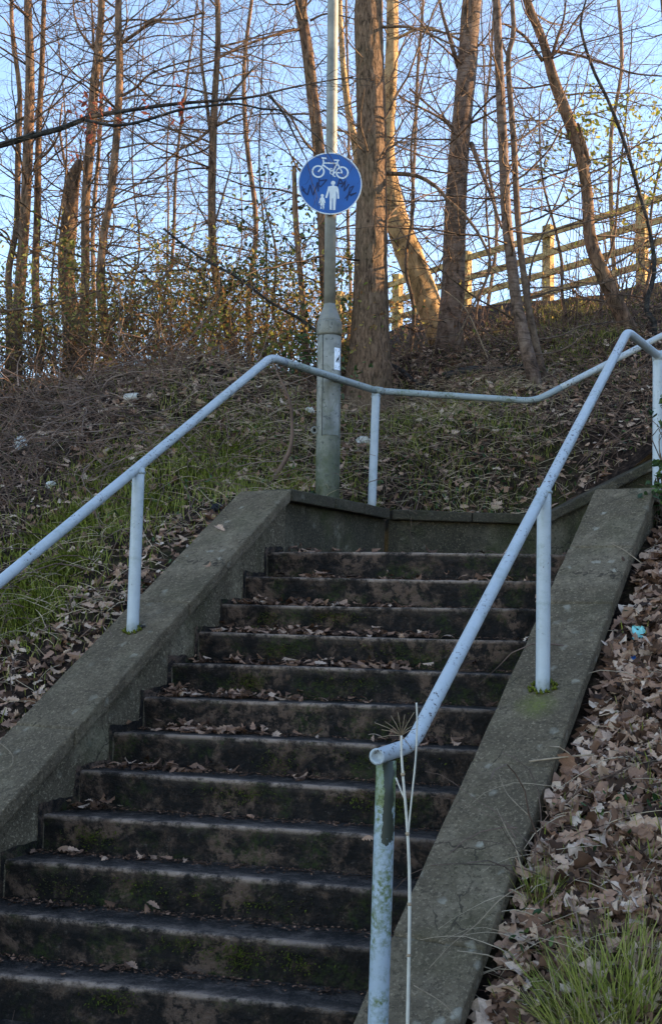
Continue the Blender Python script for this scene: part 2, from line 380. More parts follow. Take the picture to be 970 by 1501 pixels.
# ------------------------------------------------------------------ terrain
ctl = []
def cp(p): ctl.append(tuple(map(float, p)))
for s in np.arange(-3.6, .4, .5):
    cp(PL(s, -.5, -.07)); cp(PL(s, -1.2, -.04)); dq = -.13-.13*min(1, max(0, (s+2.4)/2)); cp(PR(s, .48, dq)); cp(PR(s, 1.1, -.02+dq*.5)); cp(PR(s, 2.0, .12))
for s in np.arange(-3., 3.1, .9):
    for t in (-2.2, -3.6, -5.2):
        q = PL(s, t, .0); q[2] = min(q[2], 4.05); cp(q)
for f in (0, .5, 1): cp(A+(K-A)*f+P1*.35+UP*-.03); cp(K+(Mx-K)*f+P2*.35+UP*-.05)
for px, py, Y in ((540, 582, 10.9), (655, 522, 12.4), (785, 578, 10.8), (925, 492, 12.3), (450, 575, 10.8), (480, 712, 8.5), (860, 640, 10.0),
                  (700, 640, 9.9), (600, 660, 9.8), (620, 520, 12.6), (970, 470, 13), (940, 416, 16.3), (803, 447, 17.4), (683, 462, 18.3), (590, 476, 19.3), (860, 445, 15.2), (720, 475, 15.5), (960, 600, 10.1), (960, 540, 11.4)):
    cp(at(px, py, Y))
for x, y, z in ((-6, 13, 4.3), (-4, 13, 4.3), (-2, 13, 4.35), (-.5, 13.2, 4.4), (-7, 16, 4.4), (-3, 16, 4.5), (0, 16, 5.0), (-9, 10, 3.9), (-8, 7, 2.4), (-8, 4, .9), (-6, 2.5, .2), (-4, 2.5, .05),
                (8, 17, 7.1), (8, 13, 7.1), (8, 10, 7.0), (9, 7, 7.0), (7, 5, 4.4), (9, 3, 5.4), (11, 10, 8.9), (11, 13, 8.6), (11, 6, 8.8), (5, 3, 1.9), (4, 9.5, 4.2), (6, 11, 5.8), (12, 8, 9.1), (13, 2, 8.6), (14, 14, 8.7), (3, 1.5, .8), (5, 0, 1.2), (9, 0, 3.0),  # unseen right-hand ridge, heightened to keep sun off stairs and left bank
                (-9, 20, 4.7), (0, 21, 6.2), (4, 21, 6.8), (10, 22, 7.3), (-3, 24, 5.2), (15, 20, 7.4), (-14, 14, 4.5), (-14, 6, 2), (-12, 0, .1), (0, 0, 0), (-2, 0, 0), (-2, 2, 0), (0, 2.3, 0), (1.5, 1, .1), (0, -4, 0), (-6, -4, 0), (6, -5, .4), (14, -5, 3)):
    cp((x, y, z))
CT = np.array(ctl)
def kern(a, b): return np.sqrt(((a[:, None, :2]-b[None, :, :2])**2).sum(-1)+.02)
n_ = len(CT)
AA = np.zeros((n_+1, n_+1)); AA[:n_, :n_] = kern(CT, CT)+np.eye(n_)*-.004; AA[:n_, n_] = 1; AA[n_, :n_] = 1
WT = np.linalg.solve(AA, np.r_[CT[:, 2], 0])
_ph = rng.uniform(0, 6.28, 14); _dr = rng.uniform(0, 6.28, 14); _fq = np.array([.9, 1.3, 1.9, 2.7, 3.6, 4.4, 5.7, 7.1, 8.8, 11, 13.5, 16, 19, 24.])
def H(x, y):
    x = np.asarray(x, float); y = np.asarray(y, float); sh = x.shape
    Q = np.stack([np.clip(x, -16, 16).ravel(), np.clip(y, -5, 25).ravel()], 1); out = np.empty(len(Q))
    for i in range(0, len(Q), 8000): out[i:i+8000] = kern(Q[i:i+8000], CT) @ WT[:-1] + WT[-1]
    xx, yy = x.ravel(), y.ravel(); nz = 0
    for f, a, b in zip(_fq, _dr, _ph): nz = nz + .055/f*np.sin(f*(xx*math.cos(a)+yy*math.sin(a))+b+.6*np.sin(f*.6*(yy*math.cos(a)-xx*math.sin(a))))
    flat = np.clip((Q[:, 1]-3.0)/1.5, 0, 1)*.8+.2
    return (out+nz*flat).reshape(sh)
def H1(x, y): return float(H(np.array([x]), np.array([y]))[0])
def inpoly(x, y, poly):
    ins = np.zeros(x.shape, bool); j = len(poly)-1
    for i in range(len(poly)):
        xi, yi = poly[i][:2]; xj, yj = poly[j][:2]
        c = ((yi > y) != (yj > y)) & (x < (xj-xi)*(y-yi)/(yj-yi+1e-12)+xi); ins ^= c; j = i
    return ins
FAR = Mx+E2*7; RF = RC+E2*6.5
HOLE = [PL(SLB-.1, -.19), PL(SLT, -.19), A+P1*.12, K+P1*.12+E1*.05, K+P2*.12, FAR+P2*.12, RF-P2*.1, RC-P2*.1+WP*.02, PR(SRT, .19), PR(SRB+.25, .19)]
COVER = [PL(SLB-.1, -.425), PL(SLT, -.425), A+P1*.28, K+P1*.25+E1*.2, FAR+P2*.26, RF-P2*.22, RC-P2*.2+WP*.2, PR(SRT, .41), PR(SRB, .41)]   # nothing is scattered inside
gx = np.r_[-150, -90, -50, -30, -20, -14, -10, np.arange(-8, 8.3, .085), 10, 13, 17, 24, 40, 70, 150]
gy = np.r_[-60, -30, -15, -8, -4, -1, 1, np.arange(2, 18.5, .085), 20, 23, 27, 34, 50, 90, 200, 400]
X, Y_ = np.meshgrid(gx, gy); Z = H(X, Y_)
nx, ny = len(gx), len(gy)
idx = np.arange(nx*ny).reshape(ny, nx)
quads = np.stack([idx[:-1, :-1], idx[:-1, 1:], idx[1:, 1:], idx[1:, :-1]], -1).reshape(-1, 4)
cxm = (X[:-1, :-1]+X[1:, 1:]).ravel()/2; cym = (Y_[:-1, :-1]+Y_[1:, 1:]).ravel()/2
quads = quads[~inpoly(cxm, cym, HOLE)]
tag(mesh('hillside', np.stack([X.ravel(), Y_.ravel(), Z.ravel()], 1), quads, M['ground']), kind='structure')
def ghit(px, py, y0=2.5, y1=24):
    ys = np.arange(y0, y1, .04); r = ray(px, py); P = r[None]*(ys/r[1])[:, None]+[0, 0, EYE]
    h = H(P[:, 0], P[:, 1]); k = np.argmax(P[:, 2] < h)
    return P[k] if (P[:, 2] < h).any() else None
# the path at the foot of the steps
g = Geo(); q0 = B0-12*(GO*NN+RI*UP)
c4 = [q0-D*2.9-NN*3.9, q0+D*1.0-NN*3.9, q0+D*.45+NN*.1, q0-D*2.6+NN*.1]
for c in c4: c[2] = .012
c4l = [c-UP*.2 for c in c4]; g.box8(c4l+c4); tag(g.build('path', M['path'], None, False), kind='structure')

# ------------------------------------------------------------------ stairs
stairs = thing('concrete_staircase', (q0[0]-1, q0[1], 0), 'dark worn concrete staircase littered with leaves climbing between two low walls', 'staircase')
def lr_ends(k):
    o = B0-k*(GO*NN+RI*UP); res = []
    for O, t in ((OL, -.06), (OR, .06)):
        q = O+t*WP; Am = np.array([[D[0], -W[0]], [D[1], -W[1]]]); res.append(np.linalg.solve(Am, (q-o)[:2])[0])
    return o, res
for k in range(12, -1, -1):
    o, (u0, u1) = lr_ends(k); u0 -= .12; u1 += .06
    deep = GO+.16 if k else 2.2
    nu = 60; us = np.linspace(u0, u1, nu)
    # cross-section rows: (along n, z, worn)
    rows = [(.012, -RI-.03, 0), (.012, -.11, 0), (.010, -.055, 0), (.004, -.022, .15), (0, -.009, .9), (.006, 0, 1), (.022, 0.001, .75), (.042, 0, .3), (.10, -.002, 0), (deep, -.004, 0)]
    v = []; tn = []
    w1, w2 = rnd.uniform(0, 6), rnd.uniform(0, 6)
    for i, (a, z, wn) in enumerate(rows):
        for u in us:
            e = .004*math.sin(2.1*u+w1)+.0015*math.sin(11*u+w2)+rnd.uniform(-.0025, .0025)-0
            jz = (.004*math.sin(2.3*u+w2)+rnd.uniform(-.002, .002)) if i > 2 else 0
            ru = rnd.uniform(-.006, .006) if i < 3 else 0
            wear = wn*(.45+.55*math.sin(PI*min(1, max(0, (u-u0)/(u1-u0)*1.15))))
            v.append(o+D*u+NN*(a+e*(i < 6)+ru)+UP*(z+jz)); tn.append(wear)
    fq = [(i*nu+j, i*nu+j+1, (i+1)*nu+j+1, (i+1)*nu+j) for i in range(len(rows)-1) for j in range(nu-1)]
    st = mesh('step', v, fq, M['step'], stairs, True, tint=tn)
# second flight, turning right from the landing
flight = thing('upper_flight', K+E2*1.2-P2*.8, 'short dark concrete flight turning right beyond the landing', 'staircase')
s0 = float((RC-K)@E2)+.05
for k in range(9):
    g = Geo(); b = K+E2*(s0+k*.30); z0 = B0[2]+.17*(k+1)-.01
    p = [b-P2*1.62, b+E2*.42-P2*1.62, b+E2*.42-P2*.06, b-P2*.06]
    lo = [np.array([*q[:2], z0-.3]) for q in p]; hi = [np.array([*q[:2], z0]) for q in p]
    g.box8(lo+hi); g.build('step', M['step'], flight, False)

# ------------------------------------------------------------------ walls with coping slabs
def slab(g, a, b, l, r, th):
    """coping slab from a to b; l, r are lateral vectors"""
    p = [a+l, a+r, b+r, b+l]; g.box8([q-UP*th for q in p]+p)
def wall_body(g, a, b, l, r, zlo):
    top = [a+l, a+r, b+r, b+l]; lo = [np.array([q[0], q[1], zl]) for q, zl in zip(top, (zlo[0], zlo[0], zlo[1], zlo[1]))]
    g.box8(lo+top)
def chop(name, pts, l, r, th, parent, mat, gap=.010, jig=.004):
    for a, b in zip(pts[:-1], pts[1:]):
        e = (b-a)/np.linalg.norm(b-a); g = Geo(); j = UP*rnd.uniform(-jig, jig)
        n = 10; aa, bb = a+e*gap/2+j, b-e*gap/2+j
        v = []; f = []
        for i in range(n+1):
            q = aa+(bb-aa)*i/n
            for lat, dz in ((l, 0), (r, 0), (r, -th), (l, -th)):
                v.append(q+lat+UP*dz+np.array([rnd.uniform(-.003, .003), rnd.uniform(-.003, .003), rnd.uniform(-.002, .002)]))
        for i in range(n):
            for c in range(4): f.append((i*4+c, i*4+(c+1) % 4, i*4+4+(c+1) % 4, i*4+4+c))
        f += [(3, 2, 1, 0), (n*4, n*4+1, n*4+2, n*4+3)]
        g.add(v, f); bevel(g.build(name, mat, parent, False), .010, 2)
TH = .085
lw = thing('stair_wall', PL(-1.5, -.2, -.4), 'low concrete wall on the left of the steps with sloping coping slabs', 'wall')
ls = [SLB, -2.62, -1.80, -.98, -.5, SLT]
def skew(P, s, t0, t1): return P
chop('coping_slab', [PL(s, 0) for s in (SLB, -2.70, -1.86, -.93, SLT-.004)], -.395*WP, 0*WP, TH, lw, M['coping'])
g = Geo(); wall_body(g, PL(SLB, 0, -TH+.004), PL(SLT+.02, 0, -TH+.004), -.34*WP, -.055*WP, (-.5, 1.0)); g.build('wall_body', M['wall'], lw, False)
# the black damp band that follows the steps up the wall face
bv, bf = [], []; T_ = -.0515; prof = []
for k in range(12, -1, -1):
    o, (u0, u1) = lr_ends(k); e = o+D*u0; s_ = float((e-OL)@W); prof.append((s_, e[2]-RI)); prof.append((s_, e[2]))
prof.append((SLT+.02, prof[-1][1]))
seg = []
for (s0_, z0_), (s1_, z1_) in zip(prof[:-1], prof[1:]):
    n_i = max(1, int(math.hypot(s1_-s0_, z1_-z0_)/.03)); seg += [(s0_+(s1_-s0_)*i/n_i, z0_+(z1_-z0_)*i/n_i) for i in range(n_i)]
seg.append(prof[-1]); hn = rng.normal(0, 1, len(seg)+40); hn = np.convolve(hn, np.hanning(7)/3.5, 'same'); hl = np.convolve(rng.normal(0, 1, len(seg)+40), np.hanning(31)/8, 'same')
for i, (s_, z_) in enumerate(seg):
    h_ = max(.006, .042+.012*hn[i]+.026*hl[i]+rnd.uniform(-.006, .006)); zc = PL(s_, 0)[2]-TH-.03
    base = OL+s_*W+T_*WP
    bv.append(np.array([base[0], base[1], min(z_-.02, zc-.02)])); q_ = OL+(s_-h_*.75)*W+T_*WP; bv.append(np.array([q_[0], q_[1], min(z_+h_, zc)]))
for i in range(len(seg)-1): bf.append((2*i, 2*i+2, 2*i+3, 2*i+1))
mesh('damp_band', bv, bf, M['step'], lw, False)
M['copingD'] = m_concrete('darker landing wall coping', (.085, .068, .044), (.15, .12, .08), .4, .3); M['wallD'] = m_concrete('darker landing wall', (.085, .07, .045), (.20, .165, .11), .7, .3)  # darker versions of the coping and wall concrete for the landing wall
bw = thing('landing_wall', K-UP*.6, 'low concrete wall behind the landing with flat coping, bending to climb right', 'wall')
Mt = Mx+E2*.0; rise = .50
pts = [A+E1*.004, A+E1*.62, A+E1*1.08, K]
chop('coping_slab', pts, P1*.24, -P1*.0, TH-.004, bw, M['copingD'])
M2 = Mt-E2*.0
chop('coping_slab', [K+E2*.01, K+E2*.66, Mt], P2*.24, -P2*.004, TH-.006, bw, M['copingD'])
SL2 = .52
up = [Mt+E2*.004+UP*.0, Mt+E2*.95+UP*SL2*.95, Mt+E2*1.9+UP*SL2*1.9, Mt+E2*2.85+UP*SL2*2.85, Mt+E2*3.8+UP*SL2*3.8]
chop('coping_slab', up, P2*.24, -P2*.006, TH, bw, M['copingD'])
g = Geo()
wall_body(g, A-UP*(TH-.008)-E1*.02, K-UP*(TH-.008)+E1*.03, P1*.21, P1*.065, (1.5, 1.5))
wall_body(g, K-UP*(TH-.009), Mt-UP*(TH-.009), P2*.21, P2*.066, (1.5, 1.5))
wall_body(g, Mt-UP*(TH-.006), up[-1]-UP*(TH-.006), P2*.21, P2*.067, (1.5, 1.5))
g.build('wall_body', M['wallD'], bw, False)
RWO = PR(-1.5, .18, -.4); M['copingR'] = m_concrete('weathered coping concrete, right', (.175, .130, .080), (.295, .226, .150), .3, .7, [(PR(-1.52, .19)-RWO, .10), (PR(-1.40, .19)-RWO, .05)])
rw = thing('stair_wall', PR(-1.5, .18, -.4), 'low concrete wall on the right of the steps, coping spotted with pale lichen', 'wall')
chop('coping_slab', [PR(s, 0) for s in (SRB, -2.62, -1.78, -1.07, -.56, -.05-.02, SRT)][:1]+[PR(s, 0) for s in (-2.68, -1.86, -.80, -.33, SRT)], 0*WP, .368*WP, TH, rw, M['copingR'])
g = Geo(); wall_body(g, PR(SRB, 0, -TH+.004), PR(SRT-.004, 0, -TH+.004), .04*WP, .33*WP, (-.5, 1.0)); 
a_ = PR(SRT, 0); c_ = a_+W*.55; c_[2] = a_[2]
a2 = a_.copy(); wall_body(g, a2-UP*(TH+.004), c_-UP*(TH+.004), .04*WP, .33*WP, (1.0, 1.0)); g.build('wall_body', M['wall'], rw, False)
chop('coping_slab', [a_+W*.004-UP*.004, c_-UP*.004], .0*WP, .365*WP, TH, rw, M['coping'])
nw_ = [RC+E2*.2, RC+E2*.2+E2*3.2+UP*SL2*3.2]
chop('coping_slab', nw_, P2*.15, -P2*.2, TH, rw, M['coping'])
g = Geo(); wall_body(g, nw_[0]-UP*(TH-.006), nw_[1]-UP*(TH-.006), P2*.12, -P2*.17, (1., 1.)); g.build('wall_body', M['wall'], rw, False)

# ------------------------------------------------------------------ handrails
TL, TR = -.215, .185
nl = WP
def lrail(px, py): return onplane(px, py, PL(0, TL), WP)
def rrail(px, py): return onplane(px, py, PR(0, TR), WP)
def bend(P, r=.09, n=6):
    out = [P[0]]
    for i in range(1, len(P)-1):
        a, b, c = P[i-1], P[i], P[i+1]; e0 = (a-b)/np.linalg.norm(a-b); e1 = (c-b)/np.linalg.norm(c-b)
        q0, q1 = b+e0*r, b+e1*r
        for k in range(n+1):
            t = k/n; out.append((1-t)**2*q0+2*t*(1-t)*b+t*t*q1)
    out.append(P[-1]); return out
def sub(P, d=.12):
    out = []
    for a, b in zip(P[:-1], P[1:]):
        n = max(1, int(np.linalg.norm(b-a)/d))
        out += [a+(b-a)*i/n for i in range(n)]
    return out+[P[-1]]
RR, PRD = .0278, .034
lh = thing('handrail', PL(-1.16, TL), 'pale blue tubular handrail climbing the left wall and following the landing wall', 'handrail')
ap = lrail(397, 524); lo = lrail(0, 853); dirn = (lo-ap)/np.linalg.norm(lo-ap)
start = lo+dirn*1.35
kc = K+P1*.10+P2*.10
c1 = onplane(552, 573, kc, np.array([0, 1., 0]))
back = lambda px, py: onplane(px, py, kc+P2*.0, P2)
c2 = back(783, 588); c3 = back(970, 492); c4_ = c3+(c3-c2)/np.linalg.norm(c3-c2)*2.0
Geo().tube(sub(bend([start, ap, ap+(c1-ap)*.12], .07)), RR, 16).build('rail', M['rail'], lh)
Geo().tube(sub([ap+(c1-ap)*.12, c1]), RR*.98, 16).build('rail', M['railback'], lh)
Geo().tube(sub(bend([c1, c2, c2+(c3-c2)*.2], .1)), RR*.97, 16).build('rail', M['railback'], lh)
Geo().tube(sub([c2+(c3-c2)*.2, c4_]), RR*.98, 16).build('rail', M['rail'], lh)
def post(top, base, parent, mat, r=PRD, collar=True, name='post'):
    p = Geo().tube(sub([np.asarray(base), np.asarray(top)], .1), r, 18).build(name, mat, parent)
    return p
def weld(top, parent, r=PRD):
    g = Geo(); n = 26
    for k in range(n): a = 2*PI*k/n; c = np.asarray(top)+np.array([math.cos(a)*r*1.02, math.sin(a)*r*1.02, rnd.uniform(-.003, .003)]); g.tube([c-UP*.006, c, c+UP*.006], [.003, rnd.uniform(.005, .0075), .003], 5)
    g.build('weld_bead', M['railback'], parent)
def mossring(base, parent, up=NRM, r=.05):
    g = Geo()
    for k in range(46):
        a = rnd.uniform(0, 6.28); rr = rnd.uniform(.8, 1.25)*r; c = np.asarray(base)+np.array([math.cos(a)*rr, math.sin(a)*rr, 0]); c = c-up*((c-np.asarray(base))@up)+up*.004
        g.tube([c, c+up*rnd.uniform(.006, .02)], [rnd.uniform(.005, .011), .002], 5)
    n = len(g.v); return mesh('moss_ring', g.v, g.f, M['moss'], parent, True, tint=rng.uniform(0, 1, n))
def rusty(base, parent, r=.04):
    g = Geo(); pts = [np.asarray(base)+UP*z for z in (0, .012, .022)]
    g.tube(pts, [r*1.12, r*1.1, r*1.0], 14); return g.build('base_weld', M['branchdark'], parent)
lb = PL(-1.163, TL); lt = lrail(204, 686); lt = np.array([lb[0]+.5*(lt[0]-lb[0]), lb[1]+.5*(lt[1]-lb[1]), lt[2]-.0])
post(lt, lb-UP*.05, lh, M['post']); weld(lt-UP*.028, lh); mossring(lb, lh)
bnd = PL(-1.163, TL-.0); g = Geo(); q = lb+UP*.012
for i in range(7): g.tube([q+np.array([.03+.006*i, rnd.uniform(-.05, .05), 0]), q+np.array([.035+.008*i, rnd.uniform(-.05, .05), .012])], [.018, .004], 5)
g.build('base_weld', M['branchdark'], lh)
pb = PL(-3.2, TL); pt = pb+UP*.86; post(pt, pb-UP*.05, lh, M['post'])
mb = onz(545, 742, ZA); mt_ = np.array([c1[0]-.005, c1[1], c1[2]-.01]); mb[0] += .004; mb[1] = .5*mb[1]+.5*c1[1]
post(mt_, mb-UP*.03, lh, M['post'], .033); weld(mt_-UP*.035, lh); mossring(mb, lh, UP)
Geo().tube([c1-E1*.03, c1+E2*.04], RR*1.16, 16).build('joint_sleeve', M['railback'], lh)
for f in (2.4,):
    q = c2+(c3-c2)/np.linalg.norm(c3-c2)*f; post(q, q-UP*1.15, lh, M['post'])
rh = thing('handrail', PR(-1.4, TR), 'pale blue tubular handrail climbing the right wall with cut open lower end', 'handrail')
ra = rrail(919, 486); rb = rrail(603, 1092)
rend = rrail(553, 1111); rend[2] = rb[2]-.012
pc = np.array([*onplane(964, 522, RC, np.array([0, 1., 0]))]); 
pcb = RC.copy()
rdn = [rend, rb, ra, pc]
pt_ = sub(bend(rdn, .075))
Geo().tube(pt_, RR*.97, 18, caps=False).build('rail', M['rail'], rh)
# cut end: rim and dark bore
e = (rb-rend)/np.linalg.norm(rb-rend); g = Geo()
ringn = 20; U_ = np.cross(e, UP); U_ /= np.linalg.norm(U_); V_ = np.cross(U_, e)
vv = []; 
for r_, d_ in ((RR*.97, 0), (RR*1.03, -.004), (RR*.70, -.005), (RR*.66, .012)):
    for k in range(ringn):
        a = 2*PI*k/ringn; vv.append(rend+e*d_+r_*(math.cos(a)*U_+math.sin(a)*V_))
ff = [(i*ringn+k, i*ringn+(k+1) % ringn, (i+1)*ringn+(k+1) % ringn, (i+1)*ringn+k) for i in range(3) for k in range(ringn)]
ff.append(tuple(3*ringn+k for k in range(ringn))); g.add(vv, ff); g.build('cut_end', M['rail'], rh)
bb = PR(-1.409, TR); bt = rrail(798, 716); bt[:2] = .5*bt[:2]+.5*bb[:2]
post(bt, bb-UP*.05, rh, M['post']); weld(bt-UP*.02, rh); mossring(bb, rh, NRM, .056)
fb = rrail(552, 1501); ft = rrail(566, 1117); bs = PR((fb-OR)@W, TR)
ftp = ft.copy(); fbp = np.array([fb[0], fb[1], bs[2]-.03])
ax = (ftp-fbp)
PEEL = (ftp[2]-rh.location.z-.15+.08, ftp[0]-rh.location.x-.010+.025, ftp[2]-rh.location.z-.25+.08)
M['frontpost'] = m_paint('algae stained post paint', (.36, .41, .46), .62, .95, .3, True)
post(ftp+UP*.005, fbp, rh, M['frontpost'], .0345)
pcb = at(963.5, 742, pc[1]); post(pc, pcb-UP*.03, rh, M['post'], .036)
Geo().tube([pc+UP*.03, pc-UP*.03], .040, 16).build('joint_sleeve', M['rail'], rh)
Geo().tube(sub([pc, pc+E2*3.0+UP*SL2*3.0]), RR, 14).build('rail', M['rail'], rh)

# ------------------------------------------------------------------ lamp post and sign
LY = 8.42
lbp = at(480, 722, LY); lb_z = H1(lbp[0], lbp[1])
lamp = thing('lamp_post', (lbp[0], LY, lb_z), 'grey steel lamp post with wide mossy base rising behind the landing wall', 'lamp post')
def lz(py, px=482): return at(px, py, LY)[2]
tilt = (at(488, 0, LY)-lbp)/(at(488, 0, LY)[2]-lbp[2])
def lp(py): z = lz(py); return lbp+tilt*(z-lbp[2])
BR = .0905
Geo().tube([np.array([*lp(722)[:2], lb_z-.15]), lp(700), lp(650), lp(600), lp(560), lp(520), lp(494)], BR, 32).build('base_column', M['lampbase'], lamp)
Geo().tube([lp(493), lp(490), lp(475), lp(472)], [BR*1.0, BR*1.07, BR*1.07, BR*1.02], 32).build('collar', M['lampbase'], lamp)
Geo().tube([lp(472.5), lp(470), lp(450), lp(446)], [BR*1.02, BR*.98, .048, .0445], 28).build('cone', M['lamppole'], lamp)
topz = 9.2
Geo().tube([lp(446.5), lp(300), lp(150), lp(0), lbp+tilt*(topz-lbp[2])], [.0445, .044, .043, .0425, .038], 24).build('pole', M['lamppole'], lamp)
hd = lbp+tilt*(topz-lbp[2])
Geo().tube([hd-UP*.1, hd+UP*.1, hd+np.array([.1, -.25, .22]), hd+np.array([.25, -.7, .28])], [.042, .04, .035, .03], 12).build('lamp_arm', M['lamppole'], lamp)
g = Geo(); hc = hd+np.array([.3, -.85, .3])
g.tube([hc+np.array([-.1, .25, 0]), hc+np.array([-.05, .12, .01]), hc, hc+np.array([.08, -.22, 0]), hc+np.array([.1, -.28, -.01])], [.04, .10, .13, .12, .05], 14); g.build('lamp_head', M['lamppole'], lamp)
def arc_panel(y0, y1, a0, a1, r, th=.004, n=14):
    g = Geo(); v = []; ps = [lp(y0), lp((y0+y1)/2), lp(y1)]
    for p in ps:
        for rr in (r, r-th):
            for i in range(n+1):
                a = a0+(a1-a0)*i/n; v.append(p+np.array([math.sin(a)*rr, -math.cos(a)*rr, 0]))
    f = []; w_ = n+1
    for j in range(2):
        for i in range(n): f.append((j*2*w_+i, j*2*w_+i+1, (j+1)*2*w_+i+1, (j+1)*2*w_+i))
    for j in range(2):
        f.append((j*2*w_, (j+1)*2*w_, (j+1)*2*w_+w_, j*2*w_+w_)); f.append((j*2*w_+n, j*2*w_+w_+n, (j+1)*2*w_+w_+n, (j+1)*2*w_+n))
    for base in (0, 4*w_):
        for i in range(n): f.append((base+i, base+w_+i, base+w_+i+1, base+i+1))
    g.add(v, f); return g
arc_panel(496, 640, -.47, .98, BR+.0055).build('access_door', M['lampbase'], lamp)
arc_panel(494, 641, -.56, -.475, BR+.0015).build('door_gap', M['dark'], lamp)
lug = lp(632)+np.array([-BR-.012, -.03, 0]); g = Geo()
ring = [lug+.020*np.array([math.cos(a), 0, 1.15*math.sin(a)]) for a in np.linspace(0, 2*PI, 17)]
g.tube(ring, .0095, 8, False); g.build('lock_lug', M['lamppole'], lamp)
Geo().tube([lug+np.array([0, .006, 0]), lug+np.array([0, .012, 0])], .013, 10).build('lug_hole', M['dark'], lamp)
# sticker
g = arc_panel(513, 545, .42, 1.02, BR+.0075, .0012, 10); stk = thing('notice_sticker', lp(529)+np.array([.06, -BR, 0]), 'small white dog notice sticker on the lamp post base', 'sticker')
g.build('backing', M['paper'], stk)
def on_lamp(y, ang, r=BR+.0086):
    p = lp(y); return p+np.array([math.sin(ang)*r, -math.cos(ang)*r, 0])
def sticker_poly(name, pts):      # pts: (angle, pixel row)
    v = [on_lamp(y, a) for a, y in pts]; mesh(name, v, [tuple(range(len(v)))], M['black'], stk, False)
for y0, y1, a0, a1 in ((515.2, 516.2, .50, .94), (517.4, 518.2, .50, .88), (539.3, 540.2, .5, .92), (541.4, 542.2, .5, .86)):
    sticker_poly('text_line', [(a0, y0), (a1, y0), (a1, y1), (a0, y1)])
sticker_poly('dog_symbol', [(.56, 533), (.62, 530), (.72, 527.5), (.82, 525.5), (.84, 523), (.90, 524), (.88, 527), (.86, 529), (.87, 534), (.84, 534), (.82, 530), (.74, 531), (.73, 534), (.68, 534.5), (.70, 531.5), (.62, 533.5), (.57, 535)])

SR = 48.3*(LY-.1)/F
scn = at(483.5, 269, LY-.085)
fwd = np.array([0, -1., 0]); fwd = np.array([scn[0]*-.35, -1, 0]); fwd /= np.linalg.norm(fwd)
su = np.cross(fwd, UP)*-1; su = np.array([-fwd[1], fwd[0], 0]); su /= np.linalg.norm(su)
sv_ = tilt/np.linalg.norm(tilt)
sign = thing('road_sign', scn, 'round blue cycle and pedestrian route sign with pen scribbles', 'sign')
def sp(cx, cy, d=0): return scn+su*((cx-442)/333*SR)+sv_*((480-cy)/333*SR)+fwd*d
def disc(r, d0, d1, n=56):
    g = Geo(); v = []
    for d_ in (d0, d1):
        for k in range(n): a = 2*PI*k/n; v.append(scn+(su*math.cos(a)+sv_*math.sin(a))*r*SR+fwd*d_)
    g.add(v, [tuple(range(n-1, -1, -1)), tuple(range(n, 2*n))]+[(k, (k+1) % n, n+(k+1) % n, n+k) for k in range(n)]); return g
disc(1.0, -.004, .000).build('back_plate', M['lamppole'], sign, False)
disc(.972, .0002, .0012).build('face', M['blue'], sign, False)
g = Geo(); n = 64; v = []
for r_, d_ in ((1.0, .0004), (1.0, .0022), (.966, .0022), (.966, .0004)):
    for k in range(n): a = 2*PI*k/n; v.append(scn+(su*math.cos(a)+sv_*math.sin(a))*r_*SR+fwd*d_)
g.add(v, [(i*n+k, i*n+(k+1) % n, (i+1)*n+(k+1) % n, (i+1)*n+k) for i in range(3) for k in range(n)]); g.build('border', M['white'], sign, False)
class Flat:
    def __init__(s, d=.0020): s.g = Geo(); s.d = d
    def poly(s, P):
        n = len(P); s.g.add([sp(x, y, s.d) for x, y in P], [tuple(range(n))]); return s
    def line(s, P, w):
        for (x0, y0), (x1, y1) in zip(P[:-1], P[1:]):
            L = math.hypot(x1-x0, y1-y0); nx_, ny_ = -(y1-y0)/L*w/2, (x1-x0)/L*w/2
            s.poly([(x0+nx_, y0+ny_), (x1+nx_, y1+ny_), (x1-nx_, y1-ny_), (x0-nx_, y0-ny_)]); s.d += .00002
        return s
    def ring(s, cx, cy, r, w, n=30):
        for k in range(n):
            a, b = 2*PI*k/n, 2*PI*(k+1)/n
            s.poly([(cx+r*math.cos(a), cy+r*math.sin(a)), (cx+r*math.cos(b), cy+r*math.sin(b)), (cx+(r-w)*math.cos(b), cy+(r-w)*math.sin(b)), (cx+(r-w)*math.cos(a), cy+(r-w)*math.sin(a))])
        s.d += .00002; return s
    def dot(s, cx, cy, r, n=18): return s.poly([(cx+r*math.cos(2*PI*k/n), cy+r*math.sin(2*PI*k/n)) for k in range(n)])
b_ = Flat(); b_.ring(318, 355, 68, 17).ring(568, 360, 68, 17).ring(465, 360, 27, 11)
b_.line([(368, 212), (374, 262), (348, 322), (318, 358)], 15).line([(352, 206), (404, 212)], 15).line([(372, 262), (522, 262)], 15).line([(364, 282), (462, 350)], 16)
b_.line([(522, 232), (512, 270), (472, 350)], 15).line([(482, 228), (538, 228)], 13).line([(520, 266), (568, 356)], 14).line([(470, 362), (570, 362)], 13).line([(440, 318), (466, 322)], 10).line([(466, 372), (482, 402), (500, 404)], 12)
b_.g.build('bicycle_symbol', M['white'], sign, False)
a_ = Flat(.0026); a_.dot(475, 474, 23)
a_.poly([(468, 492), (484, 492), (486, 504), (520, 512), (532, 540), (540, 640), (520, 644), (516, 580), (506, 556), (508, 620), (500, 762), (478, 766), (474, 640), (466, 640), (464, 764), (442, 760), (440, 620), (438, 556), (428, 590), (412, 640), (394, 634), (414, 560), (424, 514), (466, 504)])
a_.g.build('adult_symbol', M['white'], sign, False)
a_ = Flat(.0026); a_.dot(363, 613, 17)
